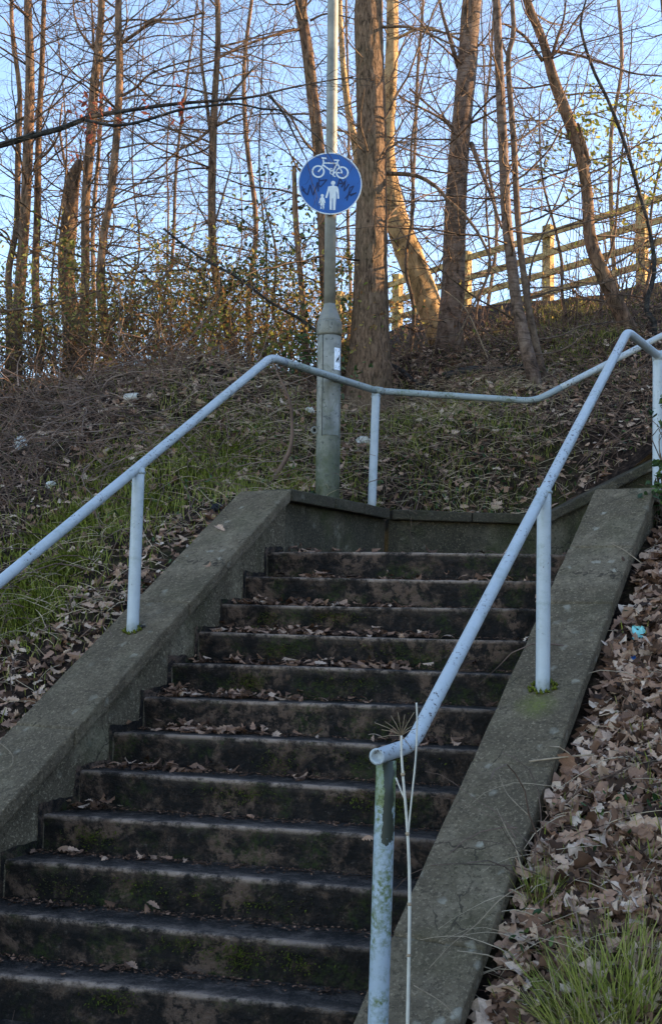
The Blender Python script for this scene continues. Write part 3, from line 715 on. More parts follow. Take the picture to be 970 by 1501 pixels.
a_.poly([(356, 628), (372, 628), (386, 642), (398, 690), (388, 694), (380, 666), (390, 715), (384, 716), (384, 758), (372, 760), (370, 716), (360, 716), (360, 756), (346, 756), (348, 714), (342, 712), (352, 664), (338, 698), (328, 692), (342, 640)])
a_.g.build('child_symbol', M['white'], sign, False)
def scrib(lines):
    a_ = Flat(.0032)
    for P, w in lines: a_.line(P, w*1.35)
    a_.g.build('pen_scribble', M['bluedeep'], sign, False)
scrib([([(150, 520), (185, 590), (212, 612), (236, 500), (268, 612), (300, 520), (312, 470), (322, 570)], 10), ([(185, 545), (150, 560), (205, 600)], 8)])
scrib([([(330, 430), (322, 540)], 9), ([(335, 455), (410, 440), (345, 520), (326, 500)], 8)])
scrib([([(520, 510), (545, 425), (580, 480), (530, 475)], 11), ([(560, 520), (600, 450), (590, 560), (640, 480)], 10)])
scrib([([(620, 660), (650, 520), (690, 500), (640, 600), (720, 572), (655, 610)], 9), ([(600, 640), (660, 560)], 8)])
for dy in (.13, -.13):
    c = scn+sv_*dy; pc_ = np.array([lp(269)[0], LY, 0]); g = Geo()
    g.tube([np.array([pc_[0]+.05*math.sin(a), LY-.05*math.cos(a), c[2]-.0]) for a in np.linspace(-2.6, 2.6, 15)], .006, 6); g.build('clamp', M['lamppole'], sign)

# ------------------------------------------------------------------ fence on the crest
fposts = [(560-62, 428, 492, 21.0), (583, 403, 484, 19.6), (683, 369, 466, 18.6), (803, 331, 449, 17.6), (940, 287, 420, 16.6), (1096, 236, 380, 15.6)]
tops = [at(x, a, Y) for x, a, b, Y in fposts]; bots = [at(x, b, Y) for x, a, b, Y in fposts]
fence = thing('timber_fence', bots[3], 'weathered timber post and rail fence along the crest of the bank', 'fence')
fdir = (tops[4]-tops[2]); fdir[2] = 0; fdir /= np.linalg.norm(fdir); fper = np.array([-fdir[1], fdir[0], 0])
for tp, bt_ in zip(tops, bots):
    h = 1.26; b = tp-UP*(h+.3); g = Geo(); a = .075
    q = [(-a, -a), (a, -a), (a, a), (-a, a)]
    g.box8([b+fdir*u+fper*v_ for u, v_ in q]+[tp+fdir*u+fper*v_+UP*rnd.uniform(-.01, .01) for u, v_ in q])
    bevel(g.build('fence_post', M['wood'], fence, False), .012)
for dz in (.17, .50, .82, 1.13):
    for i in range(len(tops)-1):
        a, b = tops[i]-UP*(dz+rnd.uniform(-.015, .015)), tops[i+1]-UP*(dz+rnd.uniform(-.015, .015)); e = (b-a)/np.linalg.norm(b-a)
        a = a+e*.004-fper*.098; b = b-e*.004-fper*.098; hh = .05
        g = Geo(); g.box8([a-fper*.02-UP*hh, b-fper*.02-UP*hh, b+fper*.02-UP*hh, a+fper*.02-UP*hh, a-fper*.02+UP*hh, b-fper*.02+UP*hh, b+fper*.02+UP*hh, a+fper*.02+UP*hh])
        g.build('fence_rail', M['wood'], fence, False)

# ------------------------------------------------------------------ trees
def vrand(): 
    while True:
        v = Vector((rnd.uniform(-1, 1), rnd.uniform(-1, 1), rnd.uniform(-1, 1)))
        if .05 < v.length < 1: return v.normalized()
def grow(S, p, d, L, r, lev, step, wob, up, kids, maxlev, tips=None):
    n = max(2, int(L/step)); p = Vector(p); d = Vector(d).normalized()
    for i in range(n):
        f = i/n; d = (d+vrand()*wob+Vector((0, 0, up))).normalized()
        q = p+d*step; r0 = r*(1-.75*f); r1 = r*(1-.75*(f+1/n)); S.append((tuple(p), tuple(q), r0, r1))
        if lev < maxlev and i > 0 and rnd.random() < kids[lev]:
            a = vrand(); a = (a-d*a.dot(d)).normalized(); cd_ = (d*.55+a*.8).normalized()
            grow(S, q, cd_, L*rnd.uniform(.3, .6)*(1-.4*f), max(.0016, r1*.55), lev+1, step*.8, wob*1.1, up, kids, maxlev, tips)
        p = q
    if tips is not None: tips.append(p.copy())
def trunk_mesh(pts, rad, mat, root, flare=0., n=14, rough=.06, ridged=False):
    P = catmull(pts, 5); Rr = [float(x) for x in np.interp(np.linspace(0, 1, len(P)), np.linspace(0, 1, len(rad)), rad)]
    Q = [P[0]]; 
    L = [0]
    for a, b in zip(P[:-1], P[1:]): L.append(L[-1]+np.linalg.norm(b-a))
    tot = L[-1]; m_ = max(8, int(tot/.14)); ss = np.linspace(0, tot, m_)
    PP = np.array(P); Q = [np.array([np.interp(s, L, PP[:, c]) for c in range(3)]) for s in ss]; RQ = np.interp(ss, L, Rr)
    if flare: RQ = RQ*(1+flare*np.exp(-ss/.22))
    ph = [rnd.uniform(0, 6.28) for _ in range(6)]
    def bp(i, k):
        a = 2*PI*k/n; z = ss[i]
        return 1+rough*(math.sin(2*a+ph[0]+z*1.3)+.7*math.sin(3*a+ph[1]-z*2.1)+.5*math.sin(5*a+ph[2]+z*3.3))+rnd.uniform(-rough, rough)*.5+flare*.5*math.exp(-z/.18)*math.sin(4*a+ph[3])
    if ridged:
        from mathutils import noise as mn
        n = 72; ss2 = np.linspace(0, tot, int(tot/.035)); Q2 = [np.array([np.interp(s, ss, np.array(Q)[:, c]) for c in range(3)]) for s in ss2]; R2 = np.interp(ss2, ss, RQ)
        def bp2(i, k):
            a = 2*PI*k/n; z = ss2[i]; w_ = .5*mn.noise((math.cos(a)*2, math.sin(a)*2, z*3))
            v = abs(mn.noise((math.cos(a)*5.5+w_, math.sin(a)*5.5, z*2.6+w_*2)))+.5*abs(mn.noise((math.cos(a)*11, math.sin(a)*11+4, z*7.5)))
            lump = .035*math.sin(2*a+ph[0]+z*1.1)+.03*math.sin(3*a+ph[1]-z*1.9)+flare*.55*math.exp(-z/.2)*(math.sin(5*a+ph[3])+.6*math.sin(3*a+ph[4]))
            return 1+lump+.16*(min(.55, v)-.25)+rnd.uniform(-.006, .006)
        o = Geo().tube(Q2, list(R2), n, True, bp2).build('trunk', mat, root); return Q, RQ
    o = Geo().tube(Q, list(RQ), n, True, bp).build('trunk', mat, root); return Q, RQ
CROWNS = []
def tree(name, label, path, depth, mat, group=None, branches=(), ntw=14, tl=(1.0, 2.2), ext=3.2, flare=.25, rough=.05, base=None, cat='tree', zmin=.25, n=14, tup=.02, extra=None, dlean=0.0, tm='twig'):
    """path: list of (px,py,width_px) from the base up; stands at the given depth"""
    if path[0][0] < 360 and name != 'sapling' and name != 'background_tree': path = [(x+rnd.uniform(-1.5, 1.5), y, w*1.22) for x, y, w in path]
    pts = [at(x, y, depth+dlean*i) for i, (x, y, w) in enumerate(path)]; rad = [w*.5*(depth+dlean*i)/F for i, (x, y, w) in enumerate(path)]
    b = pts[0].copy(); hb = H1(b[0], b[1])
    if b[2] > hb-.02: pts = [np.array([b[0]-.0*(b[2]-hb), b[1], hb-.12])]+pts; rad = [rad[0]*1.08]+rad
    if ext:
        e = pts[-1]-pts[-2]; e = e/np.linalg.norm(e)*.6+UP*.4; e /= np.linalg.norm(e)
        for i in range(1, 4): pts.append(pts[-1]+e*ext/3+np.array([rnd.uniform(-.1, .1), rnd.uniform(-.1, .1), 0])); rad.append(rad[-1]*.72)
    root = thing(name, (pts[0][0], pts[0][1], hb), label, cat, group)
    Q, RQ = trunk_mesh(pts, rad, mat, root, flare, n, rough, name == 'oak_tree')
    S = []
    for bl, bd, w in branches:
        bp_ = [at(x, y, depth+bd*(i/max(1, len(bl)-1))) for i, (x, y) in enumerate(bl)]
        Pc = catmull(bp_, 4); ra = np.linspace(w*.5, w*.2, len(Pc))*depth/F
        Geo().tube(Pc, list(ra), 7).build('branch', mat if w > 4 else M[tm], root)
        for i in range(1, len(Pc)-1):
            if rnd.random() < .75:
                dd = Vector(Pc[i+1]-Pc[i]).normalized(); a = vrand(); a = (a-dd*a.dot(dd)).normalized()
                grow(S, Pc[i], dd*.5+a*.8, rnd.uniform(.4, 1.0), .006, 1, .09, .22, tup, (0, .55, .35), 3)
    zt = Q[-1][2]
    ok = [i for i in range(1, len(Q)-1) if Q[i][2] > hb+zmin]
    for j in range(int(ntw*2.2)):
        i = rnd.choice(ok); a = rnd.uniform(0, 2*PI); el = rnd.uniform(-.25, .6)
        dd = Vector((math.cos(a)*math.cos(el), math.sin(a)*math.cos(el), math.sin(el)))
        L = rnd.uniform(*tl); grow(S, Q[i], dd, L, min(RQ[i]*.4, .0045+.005*L), 0, .13, .19, tup, (.62, .5, .3), 2 if L < 1.2 else 3)
    if extra: extra(S, root)
    segs_mesh('crown', S, M[tm], root, 'stuff')
    return root, Q

# left-hand group
tree('young_tree', 'thin leaning tree at the far left edge of the photo', [(14, 540, 9), (16, 470, 8), (12, 400, 8), (24, 330, 7), (28, 230, 7), (30, 140, 6), (20, 60, 6), (17, 0, 5)], 13.2, M['bark'], ntw=14)
tree('twin_stem_tree', 'twin stemmed brown tree at far left, both stems rising close together', [(22, 545, 20), (26, 480, 15), (34, 380, 13), (40, 280, 12), (44, 180, 12), (44, 90, 11), (42, 0, 10)], 12.6, M['bark'], ntw=20,
     branches=[([(56, 545), (60, 500), (52, 420), (55, 320), (57, 200), (62, 90), (65, 0), (70, -90)], .25, 15), ([(60, 232), (75, 218), (90, 190), (100, 160)], -.8, 4), ([(44, 25), (25, 10), (0, -15)], -.6, 5), ([(28, 385), (12, 345), (0, 335)], -.3, 4)])
tree('young_tree', 'stout ivy marked tree with a broken snag top, left of the twin forked stem', [(108, 560, 26), (106, 480, 22), (98, 400, 19), (101, 330, 20), (110, 262, 16), (118, 235, 9)], 13.2, M['bark'], ntw=9, ext=0,
     branches=[([(104, 275), (96, 240), (88, 190), (92, 150)], .3, 6), ([(97, 345), (90, 335), (83, 330)], -.1, 5)])
tree('young_tree', 'slender upright tree crossed by the long dark overhanging bough', [(116, 565, 18), (121, 500, 13), (126, 400, 11), (125, 300, 10), (132, 210, 12), (139, 130, 11), (145, 60, 9), (149, 0, 8)], 12.3, M['bark'], ntw=22,
     branches=[([(140, 74), (128, 60), (115, 40), (108, 10), (110, -30)], .4, 5), ([(150, 90), (170, 72), (205, 45), (250, 25)], -.7, 4), ([(137, 70), (136, 30), (134, 0)], .2, 5)])
tree('young_tree', 'slender kinked tree with a swollen bend low down, right of the crossed one', [(166, 580, 20), (160, 520, 15), (150, 440, 12), (147, 400, 11), (152, 340, 10), (162, 290, 10), (172, 200, 9), (176, 100, 9), (174, 0, 8)], 11.9, M['bark'], ntw=24,
     branches=[([(180, 62), (205, 45), (225, 30), (262, 28), (300, 18)], -.9, 6), ([(180, 140), (200, 128), (215, 112), (240, 100), (290, 85)], -.6, 5), ([(182, 145), (205, 140), (240, 143)], .5, 4), ([(168, 260), (200, 225), (240, 200), (300, 160)], .6, 3)])
tree('young_tree', 'pale straight tree with one cut branch stub, midway between left trees and sign', [(345, 560, 16), (338, 500, 13), (326, 440, 12), (314, 380, 10), (311, 300, 10), (312, 240, 10), (316, 150, 8), (318, 70, 7), (320, 0, 7)], 12.2, M['bark'], ntw=26,
     branches=[([(308, 190), (302, 140), (295, 85), (297, 40), (298, 0), (300, -60)], -.3, 6), ([(314, 186), (330, 178), (345, 170), (360, 166)], -.2, 5), ([(307, 190), (290, 205), (260, 222), (230, 250), (180, 285)], -.4, 5), ([(314, 70), (350, 62), (390, 50), (430, 42)], .4, 4)])
tree('tree_snag', 'broken dead stem wrapped in ivy left of the lamp post', [(450, 560, 12), (446, 470, 10), (440, 400, 9), (434, 330, 9), (432, 290, 8), (431, 244, 6)], 11.6, M['bark'], ntw=5, ext=0, tl=(.4, .9))
tree('tree', 'leaning smooth tree passing behind the blue round sign', [(490, 575, 24), (484, 500, 20), (477, 400, 18), (472, 300, 18), (467, 220, 19), (458, 140, 18), (450, 70, 17), (440, 0, 17)], 11.7, M['bark'], ntw=22,
     branches=[([(447, 42), (425, 45), (390, 55), (350, 70), (310, 90), (260, 105), (225, 115)], -.6, 5), ([(455, 30), (480, 20), (520, 28)], -.3, 4), ([(470, 230), (448, 210), (425, 170), (405, 150), (390, 140)], -.8, 4)])
tree('oak_tree', 'thick ridged bark tree standing right beside the lamp post', [(538, 582, 66), (540, 540, 62), (541, 480, 56), (543, 400, 50), (545, 300, 47), (545, 200, 44), (542, 100, 42), (540, 0, 41)], 10.9, M['barkold'], ntw=12, flare=.3, rough=.05, n=28,
     branches=[([(560, 254), (600, 256), (620, 262), (640, 275), (655, 292), (680, 315), (705, 350), (718, 392), (693, 448), (668, 500)], -.5, 7), ([(555, 40), (600, 40), (640, 55), (690, 80)], -.8, 5), ([(530, 190), (515, 180), (500, 165)], -.4, 3)])
tree('pale_tree', 'pale golden leaning tree curving up behind the thick ridged tree', [(648, 512, 36), (640, 480, 38), (618, 420, 40), (598, 370, 40), (580, 320, 34), (571, 270, 27), (567, 220, 22), (570, 150, 21), (574, 70, 20), (575, 0, 19)], 13.4, M['barkpale'], ntw=18, flare=.05, n=20,
     branches=[([(528, 265), (522, 220), (512, 170), (504, 110), (500, 50), (498, 0), (497, -60)], .3, 14), ([(600, 130), (640, 165), (668, 185)], -.4, 4), ([(575, 60), (620, 40), (660, 50), (700, 42)], -.9, 5)])
tree('cherry_tree', 'upright grey brown tree with banded bark in front of the fence', [(656, 528, 40), (660, 480, 36), (664, 400, 34), (667, 300, 34), (675, 200, 31), (684, 100, 29), (691, 0, 28)], 12.5, M['barkcherry'], ntw=22, flare=.12, n=20, 
     branches=[([(672, 100), (660, 60), (648, 20), (640, -20)], -.4, 8), ([(676, 60), (650, 48), (615, 42), (585, 40)], -.5, 4), ([(668, 190), (640, 170), (600, 150), (585, 140)], -.6, 5), ([(690, 180), (720, 165), (760, 140)], -.6, 4), ([(690, 210), (705, 250), (720, 290), (735, 335)], -.6, 8)])
tree('young_tree', 'slim straight cherry tree leaning left in front of the fence', [(786, 585, 25), (780, 550, 22), (768, 500, 20), (756, 440, 17), (750, 390, 16), (742, 320, 15), (737, 220, 14), (731, 100, 13), (727, 0, 12)], 11.0, M['barkcherry'], ntw=15, flare=.1,
     branches=[([(742, 180), (755, 178), (790, 176), (830, 178)], -.7, 3), ([(735, 115), (760, 90), (790, 80)], .6, 3)])
tree('young_tree', 'thin dark wavy stem close beside the slim cherry tree', [(806, 578, 13), (795, 545, 12), (784, 500, 11), (772, 440, 10), (763, 370, 9), (757, 300, 9), (752, 200, 9), (744, 90, 8), (752, 50, 8), (750, 0, 7)], 11.2, M['twig'], ntw=10, flare=.1,
     branches=[([(742, 80), (735, 60), (732, 30)], .2, 4)])
tree('young_tree', 'curving brown tree bowing across the fence at upper right', [(926, 496, 25), (908, 455, 22), (884, 405, 21), (864, 350, 18), (860, 290, 16), (852, 235, 17), (835, 180, 18), (812, 120, 17), (795, 60, 14), (770, -5, 13)], 12.6, M['bark'], ntw=16, flare=.1, ext=2.5,
     branches=[([(862, 240), (857, 215), (846, 180)], -.1, 9), ([(795, 90), (770, 55), (745, 38), (735, 35)], -.4, 6), ([(808, 85), (815, 60), (825, 30), (829, 0)], -.3, 6), ([(812, 75), (850, 82), (890, 95), (930, 108), (980, 112)], -.6, 5)])
tree('sapling', 'thin bowed dark sapling near the right edge rising in front of the fence', [(958, 470, 8), (945, 450, 8), (958, 400, 7), (952, 340, 6), (934, 275, 6), (915, 210, 6), (892, 150, 5), (868, 100, 5), (850, 40, 4), (856, 10, 3)], 12.0, M['branchdark'], ntw=14, ext=.6, flare=.0, tl=(.5, 1.2),
     branches=[([(930, 270), (918, 200), (900, 155)], .3, 3), ([(952, 400), (935, 380), (945, 350)], .3, 4)])
# thin saplings in the undergrowth
G1, G2 = 'saplings in the left bank tangle', 'saplings below the fence'
sap = [(222, 560, 258, 250, 292, -20, 'tall thin sapling leaning right between the kinked tree and the pale straight tree'),
       (270, 560, 300, 400, 340, 240, 'short thin sapling leaning right across the foot of the pale straight tree'),
       (245, 560, 247, 300, 256, 100, 'upright thin sapling midway between the kinked tree and the pale straight tree'),
       (300, 555, 330, 440, 352, 250, 'short sapling passing to the right of the pale straight tree'),
       (385, 560, 390, 360, 386, 60, 'tall upright sapling between the pale straight tree and the ivy wrapped dead stem'),
       (425, 560, 404, 400, 385, 290, 'short sapling leaning left beside the ivy wrapped dead stem'),
       (75, 560, 82, 350, 86, 60, 'thin sapling between the twin stemmed tree and the broken snag topped tree'),
       (190, 560, 205, 360, 208, 30, 'thin upright sapling close on the right of the slender kinked tree'),
       (600, 520, 606, 300, 630, 60, 'thin sapling between the pale golden tree and the banded bark tree'),
       (700, 520, 712, 300, 705, 20, 'thin sapling between the banded bark tree and the slim cherry tree'),
       (830, 470, 812, 330, 790, 150, 'short sapling leaning left below the curving brown tree'),
       (880, 450, 905, 280, 925, 60, 'thin sapling leaning right, close on the right of the curving brown tree'),
       (770, 480, 800, 330, 845, 120, 'thin sapling leaning right across the fence beside the thin wavy stem'),
       (945, 430, 965, 250, 990, 40, 'thin sapling leaning right at the right edge of the photo')]
for i, (x0, y0, x1, y1, x2, y2, lab) in enumerate(sap):
    d_ = 12.6+rnd.uniform(-.5, 2.2) if x0 < 500 else 13.5+rnd.uniform(-.5, 1)
    w = rnd.uniform(3.5, 6); j = lambda k: rnd.uniform(-k, k)
    tree('sapling', lab, [(x0, y0, w+1), (x0*.7+x1*.3+j(6), y0*.7+y1*.3, w), (x0*.4+x1*.6+j(13), y0*.4+y1*.6, w*.95), (x1, y1, w*.8), (x1*.6+x2*.4+j(15), y1*.6+y2*.4, w*.65), (x2, y2, w*.45)], d_, M['twig'],
         group=G1 if x0 < 500 else G2, ntw=13 if x0 < 500 else 6, tl=(.5, 1.3), ext=.5, flare=0, n=7, zmin=.8)
# trees farther back on the level ground
FT_ = 'slight bare tree standing far back, seen '
for px, lab in ((138, 'between the crossed slender tree and the kinked tree'), (368, 'in the gap right of the pale straight tree'),
                (506, 'between the lamp post and the thick ridged tree'), (612, 'between the pale golden and the banded trees'), (712, 'just right of the banded tree'), (905, 'right of the curving brown tree'), (975, 'at the right edge')):
    d_ = rnd.uniform(15, 21) if px < 560 else rnd.uniform(21, 25)
    w = rnd.uniform(4, 7); lean = rnd.uniform(-14, 14); j = lambda k: rnd.uniform(-k, k)
    tree('background_tree', FT_+lab, [(px, 545 if px < 560 else 470, w+2), (px+j(9), 440, w+1.5), (px+lean*.3+j(13), 330, w+1), (px+lean*.6+j(13), 200, w), (px+lean*.8+j(12), 100, w*.9), (px+lean, 0, w*.8)], d_, M['bark'],
         group='bare trees beyond the bank', ntw=24, tl=(1.2, 2.6), ext=3, flare=.1, n=8, zmin=.8)

# ------------------------------------------------------------------ leaves
def oak_leaf(seed, curl):
    r = random.Random(seed); n = 9; v = []; f = []
    hw = [.03, .13, .09, .24, .15, .30, .18, .24, .05]
    fold = r.uniform(.05, .9)*(1 if r.random() < .7 else -1); bend_ = r.uniform(-1.0, 1.5)*curl; tw = r.uniform(-.6, .6)*curl
    for i in range(n):
        x = i/(n-1)-.5; z = bend_*(x*x)*.9; ang = tw*x
        for s in (-1, 0, 1):
            w_ = hw[i]*s*r.uniform(.85, 1.2); xx = x+(.05 if s and i % 2 else 0)
            zz = z+abs(w_)*fold+ang*w_+r.uniform(-.02, .02)*abs(s)
            v.append((xx, w_, zz))
    for i in range(n-1):
        for c in (0, 1): a = i*3+c; f.append((a, a+1, a+4, a+3))
    # stalk
    b = len(v); v += [(-.5, -.008, 0), (-.5, .008, 0), (-.66, .006, .03), (-.66, -.006, .03)]; f.append((b, b+1, b+2, b+3))
    return np.array(v), np.array(f)
LEAFS = [oak_leaf(i, 1.0) for i in range(10)]
def basis(nrm, yaw):
    n = nrm/np.linalg.norm(nrm); a = np.array([math.cos(yaw), math.sin(yaw), 0]); a = a-n*(a@n); a /= np.linalg.norm(a); return np.stack([a, np.cross(n, a), n], 1)
def gnorm(x, y, e=.06):
    hx = (H(x+e, y)-H(x-e, y))/(2*e); hy = (H(x, y+e)-H(x, y-e))/(2*e); n = np.stack([-hx, -hy, np.ones_like(hx)], -1); return n/np.linalg.norm(n, axis=-1, keepdims=True)
leaf_list = []      # (pos, normal, yaw, size, variant, where)
def rand_in_view(n, y0, y1, x_lo=-140, x_hi=1110, pw=1.0):
    ys = y0+(y1-y0)*rng.random(n)**pw; px = rng.uniform(x_lo, x_hi, n); xs = (px-485)/F*ys
    return xs, ys
def ground_pts(n, y0, y1, xl=-140, xh=1110, pw=1.0):
    if xl == -140: n = int(n*1.36); xl, xh = -440, 1260        # the ground cover goes on past the frame
    x, y = rand_in_view(n, y0, y1, xl, xh, pw); k = ~inpoly(x, y, COVER)
    x, y = x[k], y[k]; z = H(x, y); return x, y, z, gnorm(x, y)
def vis(x, y, z, mrg=160):
    p = pix(np.stack([x, y, z], -1)); return (p[:, 0] > -mrg*2.8) & (p[:, 0] < PW+mrg*1.9) & (p[:, 1] > -50) & (p[:, 1] < PH+mrg*2)
def side_t(x, y): return (x-OR[0])*WP[0]+(y-OR[1])*WP[1]
nzx = lambda x, y, f, s: .5+.5*np.sin(f*x+s+1.3*np.sin(f*.7*y+s*2))*np.sin(f*1.1*y+s*1.7+1.1*np.sin(f*.8*x-s))
x, y, z, nm = ground_pts(40000, 2.4, 15)
keep = vis(x, y, z)
right = (side_t(x, y) > .2) & (y < 7.6)
dens = np.where(right, 1.0, .30+.55*(nzx(x, y, 1.5, 1.) > .45))
dens = np.where((y > 8.6) & (y < 12) & (x > -.5), .75, dens); lt_ = -((x-OL[0])*WP[0]+(y-OL[1])*WP[1]); dens = np.where((lt_ > .35) & (lt_ < .95) & (y < 7.7), 1.0, dens)
dens = np.where(y > 9.2, dens*.85, dens); dens = np.where(y > 12.5, dens*.5, dens)
keep &= rng.random(len(x)) < dens
for i in np.where(keep)[0]:
    t = rng.normal(0, .48, 3); sz = rnd.uniform(.05, .135) if right[i] else rnd.uniform(.035, .10)
    leaf_list.append((np.array([x[i], y[i], z[i]+rnd.uniform(.004, .035)]), nm[i]+t, rnd.uniform(0, 6.28), sz, rnd.randrange(10), ('right low' if y[i] < 4.9 else 'right high') if right[i] else ('rear bank' if x[i] > -.1 else 'left bank')))
# extra depth of litter on the right bank close to the viewer
x, y, z, nm = ground_pts(8500, 2.3, 7.2, 640, 1130); k = (side_t(x, y) > .36) & vis(x, y, z)
for i in np.where(k)[0]:
    leaf_list.append((np.array([x[i], y[i], z[i]+rnd.uniform(.008, .05)]), nm[i]+rng.normal(0, .55, 3), rnd.uniform(0, 6.28), rnd.uniform(.045, .145), rnd.randrange(10), 'right low' if y[i] < 4.9 else 'right high'))
# leaves on the steps, heaped at the back of each tread and thicker on the left
for k in range(0, 12):
    o, (u0, u1) = lr_ends(k); heap = [40, 75, 110, 165, 140, 150, 130, 55, 22, 12, 7, 6][k] if k < 12 else 8
    clus = [(rnd.betavariate(1.0, 2.0), rnd.uniform(.02, .12)) for _ in range(4)]
    for j in range(heap):
        if rnd.random() < .85: cu, sg = rnd.choice(clus); u = min(.99, max(.0, rnd.gauss(cu, sg)))
        else: u = rnd.betavariate(.9, 1.7)
        v_ = GO-.015-abs(rnd.gauss(0, .055))
        q = o+D*(u0+.03+u*(u1-u0-.06))+NN*max(.02, v_)+UP*(rnd.uniform(.006, .03)+.035*(rnd.random() < .3)*max(0, 1-(GO-v_)/.1))
        leaf_list.append((q, np.array([0, -.15, 1])+rng.normal(0, .3, 3), rnd.uniform(0, 6.28), rnd.uniform(.04, .085), rnd.randrange(10), 'steps%d' % k))
for s, t, sz in ((-.45, .34, .1), (-2.3, -.3, .05)): leaf_list.append((PR(s, t, .01), NRM+rng.normal(0, .1, 3), rnd.uniform(0, 6), sz, 2, 'coping'))
leaf_list.append((PL(-.25, -.26, .012), NRM, 2.0, .11, 3, 'coping')); leaf_list.append((PL(-.62, -.1, .012), NRM, .6, .05, 5, 'coping'))
pp = pix(np.array([l[0] for l in leaf_list])); sizes = np.array([l[3] for l in leaf_list])/pp[:, 2]
inview = (pp[:, 0] > 5) & (pp[:, 0] < 965) & (pp[:, 1] < 1495) & (pp[:, 1] > 500)
order = np.argsort(-sizes*inview); 
cop = [i for i, l in enumerate(leaf_list) if l[5] == 'coping']
single = set(cop); 
for w_, n_s in (('right low', 120), ('right high', 60), ('steps', 85), ('left bank', 24), ('rear bank', 6)):
    c_ = 0
    for i in order:
        if leaf_list[i][5].startswith(w_) and inview[i]:
            single.add(int(i)); c_ += 1
            if c_ >= n_s: break
lmesh = []
for v, f in LEAFS:
    for mt in ('leafobj', 'leafdamp'):
        me = bpy.data.meshes.new('fallen_leaf'); me.from_pydata([tuple(p) for p in v], [], [tuple(q) for q in f]); me.materials.append(M[mt]); lmesh.append(me)
ORD = ['landing edge', 'second dark step from the top', 'third dark step from the top', 'fourth dark step from the top', 'fifth dark step from the top', 'sixth dark step from the top', 'seventh dark step from the top', 'eighth dark step from the top',
       'ninth dark step from the top', 'tenth dark step from the top', 'eleventh dark step from the top', 'twelfth dark step from the top']
LAB = {'right low': ('dry brown oak leaf in the litter near the grass tufts on the lower right bank', 'fallen leaves on the lower right bank'),
       'right high': ('dry brown oak leaf in the litter beside the upper half of the right wall', 'fallen leaves on the upper right bank'),
       'left bank': ('dry brown leaf lying on the bank left of the staircase', 'fallen leaves on the left bank'), 'rear bank': ('dry brown leaf lying on the bank behind the landing wall', 'fallen leaves on the rear bank'),
       'coping': ('single dry leaf lying on the bare sloping coping of a stair wall', 'fallen leaves on the coping')}
for k in range(12): LAB['steps%d' % k] = ('dry brown leaf lying on the '+ORD[k], 'fallen leaves on the '+ORD[k])
VS, FS, TS, off = [], [], [], 0
for i, (p, n, yaw, sz, var, wh) in enumerate(leaf_list):
    B = basis(n, yaw)
    if i in single:
        o = bpy.data.objects.new('fallen_leaf', lmesh[var*2+wh.startswith('steps')]); C.objects.link(o)
        an_ = np.array([1, rnd.uniform(.65, 1.15), rnd.uniform(.7, 1.6)])*sz; mm = Matrix([[*(B[r]*an_), p[r]] for r in range(3)]+[[0, 0, 0, 1]]); o.matrix_world = mm
        tag(o, LAB[wh][0], 'leaf', LAB[wh][1])
    else:
        v, f = LEAFS[var]; VS.append((v*np.array([1, rnd.uniform(.6, 1.15), rnd.uniform(.6, 1.6)])*sz) @ B.T+p); FS.append(f+off); TS.append(np.full(len(v), min(1, max(0, rnd.gauss(.30 if wh.startswith('steps') else .38, .26 if wh.startswith('steps') else .30))))); off += len(v)
tag(mesh('leaf_litter', np.concatenate(VS), np.concatenate(FS), M['leaf'], None, False, tint=np.concatenate(TS)), 'brown carpet of dry oak leaves over the banks and steps', 'leaf litter', kind='stuff')

cv, cf, ct = [], [], []
for k in range(0, 12):
    o, (u0, u1) = lr_ends(k)
    for j in range(420):
        u = rnd.betavariate(.9, 1.3); v_ = GO-.008-abs(rnd.gauss(0, .045)); q = o+D*(u0+.02+u*(u1-u0-.04))+NN*max(.03, v_)+UP*rnd.uniform(.001, .008)
        r_ = rnd.uniform(.004, .014); b_i = len(cv); a0 = rnd.uniform(0, 6.28); m_ = rnd.randint(4, 6)
        for i in range(m_): a = a0+2*PI*i/m_; cv.append(q+np.array([math.cos(a)*r_*rnd.uniform(.5, 1.2), math.sin(a)*r_*rnd.uniform(.5, 1.2), rnd.uniform(0, .008)])); ct.append(rnd.choice((0, 0, .05, .2, .45)))
        cf.append(tuple(b_i+i for i in range(m_)))
tag(mesh('leaf_crumbs', cv, cf, M['leaf'], None, False, tint=ct), 'dark crumbled leaf bits and dirt gathered at the back of the treads', 'debris', kind='stuff')

# ------------------------------------------------------------------ grass, moss, dead stems, brambles
def blades(P, dirs, L, w, tint, bendf, name, mat, label=None, cat=None, kind='stuff', parent=None, loc=None):
    n = len(P); P = np.asarray(P); L = np.asarray(L)[:, None]; dirs = np.asarray(dirs); an = rng.uniform(0, 6.28, n)
    side = np.stack([np.cos(an), np.sin(an), np.zeros(n)], 1)*np.asarray(w)[:, None]; hd_ = np.stack([np.cos(an+1.57), np.sin(an+1.57), -.35*np.ones(n)], 1)*np.asarray(bendf)[:, None]
    pts = [P, P+dirs*L*.4+hd_*L*.08, P+dirs*L*.75+hd_*L*.32, P+dirs*L*.95+hd_*L*.75]
    v = np.stack([pts[0]-side, pts[0]+side, pts[1]-side*.9, pts[1]+side*.9, pts[2]-side*.6, pts[2]+side*.6, pts[3]-side*.1, pts[3]+side*.1], 1).reshape(-1, 3)
    b = (np.arange(n)*8)[:, None]; f = np.concatenate([b+np.array([[0, 1, 3, 2]]), b+np.array([[2, 3, 5, 4]]), b+np.array([[4, 5, 7, 6]])])
    o = mesh(name, v, f, mat, parent, True, tint=np.repeat(tint, 8), loc=loc); 
    return tag(o, label, cat, None, kind)
